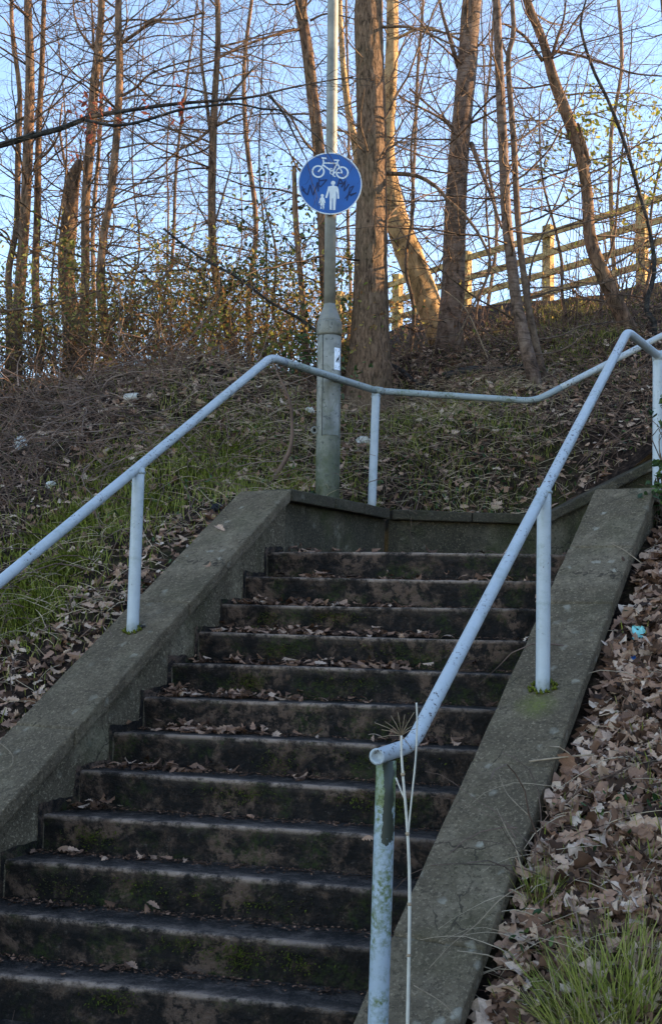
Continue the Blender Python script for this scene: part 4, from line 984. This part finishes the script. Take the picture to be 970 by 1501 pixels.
def blob(x, y, blobs):
    d = np.zeros(len(x))
    for (bx, by, r, a) in blobs: d = np.maximum(d, a*np.exp(-((x-bx)**2+(y-by)**2)/(2*r*r)))
    return d
def gb(px, py, r, a):
    q = ghit(px, py); return (q[0], q[1], r, a)
GB = [gb(300, 690, .45, 1), (gb(200, 720, .4, .9)), gb(120, 770, .35, .8), gb(380, 660, .4, .7), gb(420, 700, .3, .9), gb(610, 640, .4, .8), gb(740, 625, .3, .6), gb(700, 600, .4, .45), gb(650, 690, .35, .6), gb(540, 590, .3, .5), gb(760, 490, .4, .25), gb(330, 620, .4, .5),
      gb(40, 900, .22, .8), gb(830, 520, .3, .6), gb(870, 500, .25, .7), gb(930, 1250, .22, .45), gb(840, 1350, .2, .6), gb(820, 470, .5, .5), gb(500, 712, .2, .9), gb(480, 640, .4, .6)]
x, y, z, nm = ground_pts(260000, 2.8, 16); k = vis(x, y, z) & (rng.random(len(x)) < (blob(x, y, GB)*1.0+.04)*np.where((side_t(x, y) > .2) & (y < 7.4), .35, 1))
x, y, z, nm = x[k], y[k], z[k], nm[k]; n = len(x)
dirs = nm*.3+UP+rng.normal(0, .38, (n, 3)); dirs /= np.linalg.norm(dirs, axis=1, keepdims=True)
blades(np.stack([x, y, z-.01], 1), dirs, rng.uniform(.03, .125, n), rng.uniform(.0018, .0042, n), rng.beta(1.4, 1.6, n), rng.uniform(.03, .15, n), 'grass', M['grass'], 'short green grass growing in patches over the banks', 'grass')
print('grass', n)
# green tuft at the lower right
gq = ghit(900, 1480); n = 1300; r_ = np.sqrt(rng.random(n))*.15; a_ = rng.uniform(0, 6.28, n)
P = np.stack([gq[0]+r_*np.cos(a_)*1.35, gq[1]+r_*np.sin(a_), np.zeros(n)], 1); P[:, 2] = H(P[:, 0], P[:, 1])-.01
dirs = np.stack([np.cos(a_)*r_*5.5, np.sin(a_)*r_*5.5, np.ones(n)*.62], 1)+rng.normal(0, .38, (n, 3)); dirs[:, 2] = np.abs(dirs[:, 2])+.12; dirs /= np.linalg.norm(dirs, axis=1, keepdims=True)
blades(P, dirs, rng.uniform(.08, .30, n), rng.uniform(.0018, .0040, n), np.clip(rng.normal(.66, .27, n), 0, 1), rng.uniform(.03, .24, n), 'grass_tuft', M['grass'], 'lush green grass tuft at the foot of the right bank', 'grass tuft', kind=None, loc=(gq[0], gq[1], H1(gq[0], gq[1])))
gq = ghit(790, 1335); n = 130; r_ = np.sqrt(rng.random(n))*.05; a_ = rng.uniform(0, 6.28, n)
P = np.stack([gq[0]+r_*np.cos(a_), gq[1]+r_*np.sin(a_), np.zeros(n)], 1); P[:, 2] = H(P[:, 0], P[:, 1])-.01
dirs = np.stack([np.cos(a_)*r_*8, np.sin(a_)*r_*8, np.ones(n)], 1)+rng.normal(0, .25, (n, 3)); dirs /= np.linalg.norm(dirs, axis=1, keepdims=True)
blades(P, dirs, rng.uniform(.08, .2, n), rng.uniform(.0012, .002, n), np.clip(rng.normal(.5, .3, n), 0, 1), rng.uniform(.03, .15, n), 'grass_tuft', M['grass'], 'small thin green grass tuft beside the blue scrap', 'grass tuft', kind=None, loc=(gq[0], gq[1], H1(gq[0], gq[1])))
# dry grass and dead stems lying on the banks
S = []
x, y, z, nm = ground_pts(52000, 2.6, 14.5); DG = [gb(650, 640, .7, .9), gb(700, 580, .6, .9), gb(620, 600, .5, .8), gb(380, 610, .6, .9), gb(450, 640, .5, .7), gb(820, 1270, .4, .7), gb(760, 1400, .35, .8), gb(60, 880, .3, .4)]
k = vis(x, y, z) & (rng.random(len(x)) < (.12+blob(x, y, DG)*.75)*np.where((side_t(x, y) > .2) & (y < 7.4), .4, 1))
for i in np.where(k)[0]:
    p = Vector((x[i], y[i], z[i]+.01)); a = rnd.uniform(0, 6.28); d = Vector((math.cos(a), math.sin(a), rnd.uniform(-.1, 1.0))); nn_ = Vector(nm[i])
    st_ = rnd.uniform(.03, .075); r = rnd.uniform(.0012, .0036)
    for j in range(rnd.randint(3, 7)):
        d = (d.normalized()+vrand()*.18+Vector((0, 0, -.16))).normalized(); q = p+d*st_
        S.append((tuple(p), tuple(q), r, r*.85)); r *= .85; p = q
tag(segs_mesh('dry_grass', S, M['drygrass']), 'tangled straw coloured dry grass and stalks on the banks', 'dry grass', kind='stuff'); print('dry', len(S))
# bramble tangle, thickest on the far left bank
S = []
BB = [(-3.6, 9.8, .9, .8), (-3.2, 8.2, .6, .5), gb(775, 1235, .10, 1), gb(762, 1175, .12, .9), gb(790, 1280, .1, .8), gb(600, 680, .5, .5), gb(820, 620, .6, .6), gb(40, 640, .9, 1), gb(120, 620, .8, .9), gb(30, 720, .5, .7), gb(220, 580, .8, .6), gb(640, 560, .8, .5), gb(860, 520, .9, .45), gb(900, 600, .8, .5), gb(760, 500, .9, .4), gb(560, 550, .5, .5), gb(950, 680, .4, .4)]
x, y, z, nm = ground_pts(46000, 3, 15.5); k = vis(x, y, z) & (rng.random(len(x)) < (.03+blob(x, y, BB)*.55)*np.where((side_t(x, y) > .2) & (y < 7.4) & (blob(x, y, BB[2:5]) < .3), .12, 1))
for i in np.where(k)[0]:
    p = Vector((x[i], y[i], z[i]-.01)); a = rnd.uniform(0, 6.28); d = Vector((math.cos(a)*.8, math.sin(a)*.8, rnd.uniform(.1, 1.3)))
    r = rnd.uniform(.0016, .0065); st_ = rnd.uniform(.06, .13)
    for j in range(rnd.randint(4, 9)):
        d = (d.normalized()+vrand()*.28+Vector((0, 0, -.17))).normalized(); q = p+d*st_
        S.append((tuple(p), tuple(q), r, r*.88)); r *= .88; p = q
tag(segs_mesh('brambles', S, M['bramble']), 'tangle of leafless brown bramble and brushwood over the bank', 'brambles', kind='stuff'); print('bramble', len(S))
# grey brushwood heaped on the far left bank
S = []; BW = [gb(30, 620, .8, 1), gb(90, 600, .8, .9), gb(150, 640, .5, .7), gb(20, 690, .45, .7), gb(230, 590, .6, .5)]
x, y, z, nm = ground_pts(30000, 8, 13.5, -200, 420); k = rng.random(len(x)) < blob(x, y, BW)*.035
for i in np.where(k)[0]:
    p = Vector((x[i], y[i], z[i]+rnd.uniform(0, .28))); a = rnd.uniform(0, 6.28); d = Vector((math.cos(a), math.sin(a), rnd.uniform(-.3, 1.1)))
    r = rnd.uniform(.0018, .009); st_ = rnd.uniform(.08, .16)
    for j in range(rnd.randint(4, 10)):
        d = (d.normalized()+vrand()*.27+Vector((0, 0, -.04))).normalized(); q = p+d*st_
        S.append((tuple(p), tuple(q), r, r*.88)); r *= .88; p = q
tag(segs_mesh('brushwood', S, M['deadgrey']), 'heap of grey dead brushwood on the far left bank', 'brushwood', kind='stuff'); print('brushwood', len(S))
# moss cushions
P = []; T = []; V_ = []
MB_ = [gb(300, 700, .14, .8), gb(215, 745, .12, .8), gb(350, 670, .12, .7), gb(260, 655, .15, .6), gb(30, 905, .16, 1), gb(85, 838, .14, 1), gb(20, 865, .12, .8), gb(110, 770, .18, .8), gb(60, 790, .15, .6), gb(160, 700, .2, .6)]
x, y, z, nm = ground_pts(260000, 5, 10.2, -60, 480); k = rng.random(len(x)) < blob(x, y, MB_)*.8; x, y, z, nm = x[k], y[k], z[k], nm[k]; n = len(x)
hump = blob(x, y, MB_)*.07*(.6+.4*nzx(x, y, 14, .3))
dirs = nm+rng.normal(0, .5, (n, 3)); dirs /= np.linalg.norm(dirs, axis=1, keepdims=True)
blades(np.stack([x, y, z+hump-.01], 1), dirs, rng.uniform(.018, .045, n), rng.uniform(.003, .007, n), rng.random(n), rng.uniform(.1, .6, n), 'moss', M['moss'], 'bright green moss cushions on the left bank', 'moss')
# moss on risers
pts = []; nd = []
for k in range(2, 12):
    o, (u0, u1) = lr_ends(k)
    for c in range(rnd.randint(1, 4)):
        cu = rnd.uniform(u0+.2, u0+(u1-u0)*.8); cz = rnd.uniform(-.11, -.04); sg = rnd.uniform(.04, .13)
        for j in range(rnd.randint(120, 300)):
            pts.append(o+D*(cu+rnd.gauss(0, sg))+NN*.008+UP*min(-.012, max(-.16, cz+rnd.gauss(0, .028)))); nd.append(-NN+rng.normal(0, .5, 3))
pts = np.array(pts); nd = np.array(nd); nd /= np.linalg.norm(nd, axis=1, keepdims=True); n = len(pts)
blades(pts, nd, rng.uniform(.006, .016, n), rng.uniform(.002, .005, n), rng.random(n)*.3, rng.uniform(.1, .6, n), 'riser_moss', M['moss'], 'dark green moss growing on the step risers', 'moss')

# ------------------------------------------------------------------ leafy masses
def leafcloud(pts, size, name, mat, label, cat, tint=None, flat=0., parent=None, kind='stuff', loc=None):
    pts = np.asarray(pts); n = len(pts); a = rng.normal(0, 1, (n, 3)); a /= np.linalg.norm(a, axis=1, keepdims=True); b = np.cross(a, rng.normal(0, 1, (n, 3))+UP*flat); b /= np.linalg.norm(b, axis=1, keepdims=True)
    c = np.cross(a, b); s = rng.uniform(.6, 1.2, n)[:, None]*size
    v = np.stack([pts-a*s, pts-a*s*.35+b*s*.42+c*s*.1, pts+a*s*.4+b*s*.34+c*s*.1, pts+a*s, pts+a*s*.4-b*s*.34+c*s*.1, pts-a*s*.35-b*s*.42+c*s*.1, pts-c*s*.06], 1).reshape(-1, 3)
    k = (np.arange(n)*7)[:, None]; f = np.concatenate([k+np.array([[0, 1, 6, 5]]), k+np.array([[1, 2, 4, 6]]), k+np.array([[2, 3, 4, 6]])*1, k+np.array([[5, 6, 4, 4]])[:, :4]]) if False else np.concatenate([k+np.array([[6, 0, 1]]), k+np.array([[6, 1, 2]]), k+np.array([[6, 2, 3]]), k+np.array([[6, 3, 4]]), k+np.array([[6, 4, 5]]), k+np.array([[6, 5, 0]])])
    o = mesh(name, v, f, mat, parent, False, tint=np.repeat(rng.random(n) if tint is None else tint, 7), loc=loc); return tag(o, label, cat, None, kind)
# autumn undergrowth along the crest at left: twigs plus small leaves
S = []; LP = []
for i in range(800):
    px = rnd.uniform(-300, 520); yy = rnd.uniform(10.9, 14.4); xx = (px-485)/F*yy; zz = H1(xx, yy)
    a = rnd.uniform(0, 6.28); d = Vector((math.cos(a)*.5, math.sin(a)*.5, 1)); tips = []
    grow(S, (xx, yy, zz-.02), d, rnd.uniform(.5, 1.5)*(1.25 if rnd.random() < .3 else .9), rnd.uniform(.004, .009), 0, .12, .22, .01, (.6, .4, .2), 2, tips)
    for t in tips:
        for j in range(4):
            if rnd.random() < .8: LP.append((t.x+rnd.gauss(0, .06), t.y+rnd.gauss(0, .06), t.z+rnd.gauss(0, .07)))
print('under', len(S), len(LP))
tag(segs_mesh('undergrowth_stems', S, M['twig']), 'tangle of thin undergrowth stems below the left trees', 'undergrowth', kind='stuff')
leafcloud(LP, .027, 'undergrowth', M['under'], 'backlit russet undergrowth leaves below the left trees', 'undergrowth', tint=np.clip(rng.normal(.52, .29, len(LP)), 0, 1))
# low russet shrubs on the slope below the fence, along the crest
S = []; LP = []
for i in range(150):
    px = rnd.uniform(560, 1010); py = np.interp(px, [560, 683, 803, 940, 1010], [486, 470, 455, 425, 400])+rnd.uniform(-2, 55); q = ghit(px, py, 9, 20)
    if q is None: continue
    a = rnd.uniform(0, 6.28); d = Vector((math.cos(a)*.6, math.sin(a)*.6, 1)); tips = []
    grow(S, q-UP*.03, d, rnd.uniform(.4, 1.3), rnd.uniform(.004, .008), 0, .12, .2, .0, (.55, .4, .2), 2, tips)
    for t in tips:
        if rnd.random() < .45: LP.append((t.x, t.y, t.z))
tag(segs_mesh('scrub_stems', S, M['bramble']), 'thin leafless scrub on the slope below the timber fence', 'scrub', kind='stuff')
leafcloud(LP, .03, 'scrub_leaves', M['under'], 'few russet leaves clinging to the scrub below the fence', 'scrub')
# evergreen shrubs: (pixel, depth, spread, n, mat, label)
def shrub(name, px, py, dep, rx, rz, n, size, mat, label, stem=True, cl=9):
    c = at(px, py, dep); cs = [c+np.array([rnd.gauss(0, rx), rnd.gauss(0, rx*.7), rnd.gauss(0, rz)]) for _ in range(cl)]
    P = [rnd.choice(cs)+rng.normal(0, min(rx, rz)*.36, 3) for _ in range(n)]
    hb = H1(c[0], c[1]); root = thing(name, (c[0], c[1], hb), label, 'shrub')
    leafcloud(P, size, 'foliage', mat, None, None, parent=root)
    S = []
    for q in cs: 
        p0 = Vector((c[0]+rnd.uniform(-.05, .05), c[1], hb-.05)); p = p0; L = 8
        for j in range(1, L+1):
            t = p0.lerp(Vector(q), j/L)+vrand()*.04; S.append((tuple(p), tuple(t), .008*(1-.08*j), .008*(1-.08*(j+1)))); p = t
    segs_mesh('stem', S, M['twig'], root)
shrub('holly_shrub', 425, 395, 12.0, .34, .40, 620, .036, M['ivy'], 'dark evergreen holly left of the lamp post beneath the sign', cl=16)
shrub('holly_shrub', 340, 430, 12.6, .38, .26, 480, .034, M['ivy'], 'dark evergreen holly around the foot of the pale straight tree', cl=14)
shrub('holly_shrub', 395, 265, 12.2, .25, .3, 90, .034, M['ivy'], 'sparse high evergreen sprigs left of the blue sign', cl=9)
shrub('holly_shrub', 250, 470, 12.6, .5, .25, 420, .033, M['yleaf'], 'yellowish green leafy bush in the left undergrowth', cl=14)
shrub('ivy_shrub', 500, 400, 12.4, .12, .5, 260, .034, M['yleaf'], 'sunlit yellow ivy growing between the lamp post and the thick tree', cl=9)
shrub('ivy_shrub', 105, 400, 12.9, .12, .5, 260, .034, M['yleaf'], 'yellow green ivy climbing the broken snag topped tree', cl=9)
shrub('leafy_shrub', 905, 215, 13.0, .55, .32, 620, .042, M['yleaf'], 'open yellow green leafy branches behind the curving tree', cl=22)
shrub('leafy_shrub', 838, 210, 13.2, .2, .34, 170, .040, M['yleaf'], 'small cluster of yellow green leaves left of the curving tree', cl=8)
shrub('leafy_shrub', 375, 520, 11.2, .45, .22, 420, .032, M['yleaf'], 'low yellow green bush on the bank crest left of the lamp post', cl=16)
shrub('leafy_shrub', 205, 525, 11.6, .45, .2, 380, .032, M['under'], 'low russet leaved bush on the bank crest below the kinked tree', cl=16)
shrub('holly_shrub', 455, 505, 10.9, .25, .25, 300, .034, M['ivy'], 'low dark evergreen bush at the left side of the lamp post collar', cl=12)
shrub('ivy_shrub', 966, 655, 6.95, .03, .16, 110, .026, M['ivy'], 'dark small leaved ivy in front of the corner post at right edge', cl=9)
shrub('ivy_shrub', 990, 740, 6.8, .12, .12, 260, .028, M['ivy'], 'dark low evergreen growing against the top end of the right wall', cl=9)
# ivy and bramble leaves on the ground behind the landing wall
IB = [gb(330, 690, .3, .35), gb(230, 740, .25, .3), gb(420, 690, .25, .35), gb(300, 640, .4, .25), gb(600, 720, .25, 1), gb(660, 725, .25, .9), gb(720, 690, .3, .7), gb(740, 730, .2, .7), gb(690, 650, .3, .4), gb(640, 690, .3, .6), gb(250, 870, .12, .4), gb(740, 1390, .1, .5), gb(890, 1240, .12, .3), gb(860, 560, .4, .4), gb(940, 620, .3, .4)]
x, y, z, nm = ground_pts(50000, 2.8, 13); k = vis(x, y, z) & (rng.random(len(x)) < blob(x, y, IB)*.75+.008); n = int(k.sum())
leafcloud(np.stack([x[k], y[k], z[k]+rng.uniform(.01, .10, n)], 1), .024, 'ground_ivy', M['ivy'], 'low dark green ivy and bramble leaves on the bank', 'ivy', flat=2)

# ------------------------------------------------------------------ overhanging bough in front of the left trees
ob = thing('overhanging_bough', (at(-520, 345, 7.6)[0], 7.6, H1(at(-520, 345, 7.6)[0], 7.6)), 'long dark bough with a few withered red leaves reaching in from the left', 'branch')
BD = 7.6; bp_ = [(-520, 345), (-420, 318), (-300, 290), (-110, 240), (0, 213), (45, 200), (90, 188), (130, 172), (150, 168), (200, 160), (260, 152), (310, 148), (370, 142), (420, 130), (470, 120), (520, 112)]
Pc = catmull([at(a, b, BD+.003*max(0, i-3)**2) for i, (a, b) in enumerate(bp_)], 5); Geo().tube(Pc, list(np.linspace(.030, .004, len(Pc))), 8).build('limb', M['branchdark'], ob)
q = at(-520, 345, BD); hz_ = H1(q[0], q[1]); Geo().tube(catmull([np.array([q[0]-.1, q[1], hz_-.15]), np.array([q[0]-.05, q[1]+.05, (hz_+q[2])/2]), q, q+np.array([.08, 0, 1.6]), q+np.array([.1, .1, 3.4])], 5), [.14]*6+list(np.linspace(.13, .06, 15)), 12).build('trunk', M['bark'], ob)
S = []; tips = []
for bl in ([(125, 176), (170, 184), (215, 176), (260, 162), (300, 156), (345, 152), (385, 160), (420, 165), (470, 205), (480, 225)], [(-40, 225), (20, 205), (60, 192)], [(395, 140), (415, 165), (430, 195), (450, 235)], [(330, 148), (355, 120), (375, 95)]):
    q = catmull([at(a, b, BD-.1) for a, b in bl], 4); Geo().tube(q, list(np.linspace(.012, .004, len(q))), 7).build('side_branch', M['branchdark'], ob)
    for i in range(1, len(q)-1): 
        dd = Vector(q[i+1]-q[i]).normalized(); grow(S, q[i], dd*.6+vrand()*.7, rnd.uniform(.15, .5), .003, 1, .05, .25, .01, (0, .5, .3), 2, tips)
for i in range(2, len(Pc)-1):
    dd = Vector(Pc[i+1]-Pc[i]).normalized(); grow(S, Pc[i], dd*.6+vrand()*.7, rnd.uniform(.2, .6), .003, 1, .06, .25, .01, (0, .5, .3), 2, tips)
segs_mesh('twigs', S, M['branchdark'], ob, 'stuff')
LPx = []
for cx, cy, nn_, sx, sy in ((125, 165, 22, 14, 12), (145, 150, 12, 5, 8), (130, 195, 12, 8, 8), (215, 160, 8, 4, 8), (265, 160, 14, 5, 9), (258, 122, 6, 5, 6), (108, 225, 8, 5, 9), (180, 175, 5, 6, 4)):
    for _ in range(nn_): LPx.append(at(cx+rnd.gauss(0, sx), cy+rnd.gauss(0, sy), BD-.05+rnd.gauss(0, .06)))
leafcloud(LPx, .026, 'withered_leaves', M['redleaf'], None, None, parent=ob, kind='stuff')
# fallen and leaning boughs
def bough(name, lab, px, dep, w0, w1, mt, cat='branch', tw=0, ground=False):
    if ground: q = []; 
    P_ = []
    for i, (a, b) in enumerate(px):
        if ground: p = ghit(a, b, 6); P_.append(p+UP*(w0*.6+.03*(i % 2)))
        else: P_.append(at(a, b, dep))
    root = thing(name, P_[0], lab, cat); Pc = catmull(P_, 6); Geo().tube(Pc, list(np.linspace(w0, w1, len(Pc))), 8).build('limb', M[mt], root)
    S = []
    for _ in range(tw):
        i = rnd.randrange(2, len(Pc)-1); dd = Vector(Pc[i]-Pc[i-1]).normalized(); grow(S, Pc[i], dd*.5+vrand()*.8, rnd.uniform(.2, .7), .004, 1, .07, .22, .01, (0, .5, .3), 3)
    if S: segs_mesh('twigs', S, M[mt], root, 'stuff')
bough('leaning_bough', 'long dark bough slanting down from the pale straight tree to the lamp post collar', [(240, 335), (290, 375), (345, 405), (400, 445), (440, 468), (470, 490)], 10.6, .011, .016, 'branchdark', tw=14)
bough('bare_bough', 'nearly level bare bough crossing low in front of the far left trees', [(-40, 462), (0, 457), (60, 449), (110, 436), (150, 425)], 11.4, .020, .008, 'twig', tw=10)
bough('fallen_branch', 'dark fallen branch lying below the right side of the thick tree', [(572, 538), (590, 552), (612, 566), (634, 575)], 0, .032, .02, 'branchdark', tw=3, ground=True)
bough('fallen_log', 'dark rotting log lying across the slope between banded and slim cherry trees', [(650, 556), (690, 550), (730, 547), (770, 545)], 0, .045, .035, 'branchdark', ground=True)
bough('fallen_branch', 'thin pale crooked branch lying right of the slim cherry tree', [(797, 555), (808, 540), (825, 536), (845, 546)], 0, .010, .006, 'deadstem', tw=2, ground=True)
bough('leaning_stick', 'pale thin stick leaning across the foot of the banded tree', [(722, 545), (700, 490), (680, 450), (650, 425)], 11.6, .008, .005, 'deadstem', 'stick')
q = at(798, 238, 11.5); g = Geo(); gp = [q+UP*.05, q+UP*.02+np.array([.006, 0, 0]), q, q-UP*.03-np.array([.004, .004, 0]), q-UP*.055]
g.tube(gp, [.002, .011, .014, .011, .003], 7); tag(g.build('rag', M['black'], None, True, loc=q), 'small dark rag hanging among the twigs left of the curving tree', 'litter')
# ------------------------------------------------------------------ small things
hg = thing('hogweed_stem', (at(597, 1501, 3.72)[0], 3.72, .02), 'pale dry hogweed stalk with bare umbel beside the front rail post', 'dead plant')
HY = 3.72
top = at(588, 1078, HY); st = [np.array([at(597, 1501, HY)[0]-.004, HY, -.02]), at(597, 1501, HY), at(600, 1320, HY), at(597, 1220, HY), at(589, 1120, HY), top]
Geo().tube(catmull(st, 5), list(np.linspace(.0062, .0036, 26)), 8).build('stalk', M['hogweed'], hg)
Geo().tube(catmull([at(597, 1230, HY), at(603, 1170, HY), at(609, 1110, HY), at(611, 1060, HY), at(610, 1030, HY)], 4), .0032, 6).build('side_stalk', M['hogweed'], hg)
Geo().tube(catmull([at(592, 1170, HY), at(580, 1140, HY+.02)], 4), .0028, 6).build('side_stalk', M['hogweed'], hg)
for dx, dy in ((-46, -22), (-40, 4), (-28, -24), (-18, -34), (-6, -40), (6, -36), (14, -26), (22, -40), (26, -12), (-34, -10), (18, -16), (20, 28)):
    e = at(588+dx*.85, 1078+dy*.85, HY+rnd.uniform(-.05, .05)); q = [top, top+(e-top)*.5+UP*.004, e]
    Geo().tube(q, [.0015, .0012, .0009], 5).build('ray', M['deadstem'], hg)
for (nx_, ny_) in ((600, 1325), (599, 1400), (597, 1222), (590, 1135)):
    c_n = at(nx_, ny_, HY); Geo().tube([c_n-UP*.006, c_n, c_n+UP*.006], [.005, .0078, .005], 8).build('node', M['deadstem'], hg)
S = []
for (pl, w_, lab) in (([(775, 1120), (800, 1117), (835, 1113), (870, 1110)], .0045, 'thin pale stick lying across the right coping'),):
    q = [PR((onplane(a, b, OR, NRM)-OR)@W, (onplane(a, b, OR, NRM)-OR)@WP, .012) for a, b in pl]; o = Geo().tube(catmull(q, 4), w_, 6).build('stick', M['deadstem'], None); tag(o, lab, 'stick')
def dry_stalk(px, lab, w_=.0022, dz=.02, plane='R'):
    O = OR if plane == 'R' else OL
    q = [onplane(a, b, O, NRM)+NRM*dz*(1+j % 2) for j, (a, b) in enumerate(px)]
    o = Geo().tube(catmull(q, 4), list(np.linspace(w_, w_*.5, (len(q)-1)*4+1)), 6).build('dry_stalk', M['deadstem'], None); tag(o, lab, 'stalk')
dry_stalk([(770, 1302), (735, 1330), (700, 1360), (665, 1395), (630, 1425)], 'long dry stalk lying diagonally over the lower right coping')
dry_stalk([(768, 1290), (757, 1250), (745, 1225), (730, 1195)], 'bent dry stalk reaching up over the edge of the right coping', .0032)
dry_stalk([(775, 1200), (755, 1185), (742, 1165), (733, 1145)], 'thin dry stalk lying on the right coping above the bent one')
dry_stalk([(608, 1450), (650, 1480), (668, 1495)], 'short dry twig on the lowest visible part of the right coping', .002)
dry_stalk([(0, 1090), (20, 1110), (18, 1125), (0, 1135)], 'bent dry grass stalk on the left coping edge', .0018, .01, 'L')
dry_stalk([(940, 830), (915, 815), (895, 800), (910, 805)], 'thin bare twig poking over the upper right coping', .0025)
dry_stalk([(360, 690), (366, 692), (372, 690)], 'tiny twig by the top of the left coping', .002, .01, 'L') if False else None
for px, py, lab, sz, mt, nm_ in ((937, 932, 'crumpled turquoise wrapper among the leaves on the right bank', .055, 'turq', 'wrapper'), (768, 1325, 'crushed blue and white scrap beside the small grass tuft', .032, 'canblue', 'crushed_can'),
                      (532, 650, 'white plastic scrap on the bank between lamp post and rail post', .06, 'plastic', 'plastic_scrap'), (454, 605, 'white plastic scrap left of the lamp post', .05, 'plastic', 'plastic_scrap'),
                      (32, 655, 'pale plastic bag caught in the brambles at far left', .09, 'plastic', 'plastic_bag'), (76, 714, 'small white scrap on the left bank below the brambles', .04, 'plastic', 'plastic_scrap'), (320, 748, 'dark crumpled wrapper at the top of the left coping', .05, 'black', 'wrapper'), (905, 1040, 'blue scrap half buried in the right bank leaves', .02, 'canblue', 'plastic_scrap') if False else (928, 968, 'dark blue bottle top scrap below the turquoise wrapper', .022, 'blue', 'bottle_top')):
    q = ghit(px, py); n = gnorm(np.array([q[0]]), np.array([q[1]]))[0]; B = basis(n, rnd.uniform(0, 6)); g = Geo(); v = []; gn = 7
    for i in range(gn):
        for j in range(gn):
            a, b = i/(gn-1)*2-1, j/(gn-1)*2-1; h = .35+.55*rnd.random() if 0 < i < gn-1 and 0 < j < gn-1 else .1*rnd.random()
            v.append(q+B @ (np.array([a*(1+.25*rnd.uniform(-1, 1)), b*.65*(1+.3*rnd.uniform(-1, 1)), h])*sz)+n*.012)
    g.add(v, [(i*gn+j, i*gn+j+1, (i+1)*gn+j+1, (i+1)*gn+j) for i in range(gn-1) for j in range(gn-1)]); o = g.build(nm_, M[mt], None, False, loc=q); tag(o, lab, 'litter')
# white can lying on the left bank
q = ghit(193, 590); c = q+UP*.05; Geo().tube([c, c+np.array([.02, -.0, 0])], .01, 6) if False else None
cn = thing('drink_can', c, 'white drink can lying on its side on the left bank', 'can'); ax_ = np.array([.92, -.38, .05]); ax_ /= np.linalg.norm(ax_)
Geo().tube([c-ax_*.07, c-ax_*.062, c+ax_*.055, c+ax_*.064], [.024, .033, .033, .026], 16).build('body', M['plastic'], cn); Geo().tube([c+ax_*.0645, c+ax_*.067], [.022, .020], 16).build('lid', M['dark'], cn)
# bent dark sucker left of the lamp post
wd_ = thing('bent_sucker', ghit(398, 704), 'bent reddish brown sucker curving up from the bank left of the lamp post', 'stem'); q = ghit(398, 704)
Geo().tube(catmull([at(x_, y_, q[1]) for x_, y_ in ((396, 708), (412, 685), (426, 655), (428, 620), (424, 585), (408, 550), (395, 520))], 4), list(np.linspace(.022, .005, 25)), 8).build('stem', M['bramble'], wd_)
print('leaves', len(leaf_list), 'objects', len(bpy.data.objects), 'tris', sum(len(o.data.loops)-2*len(o.data.polygons) for o in bpy.data.objects if o.type == 'MESH'))
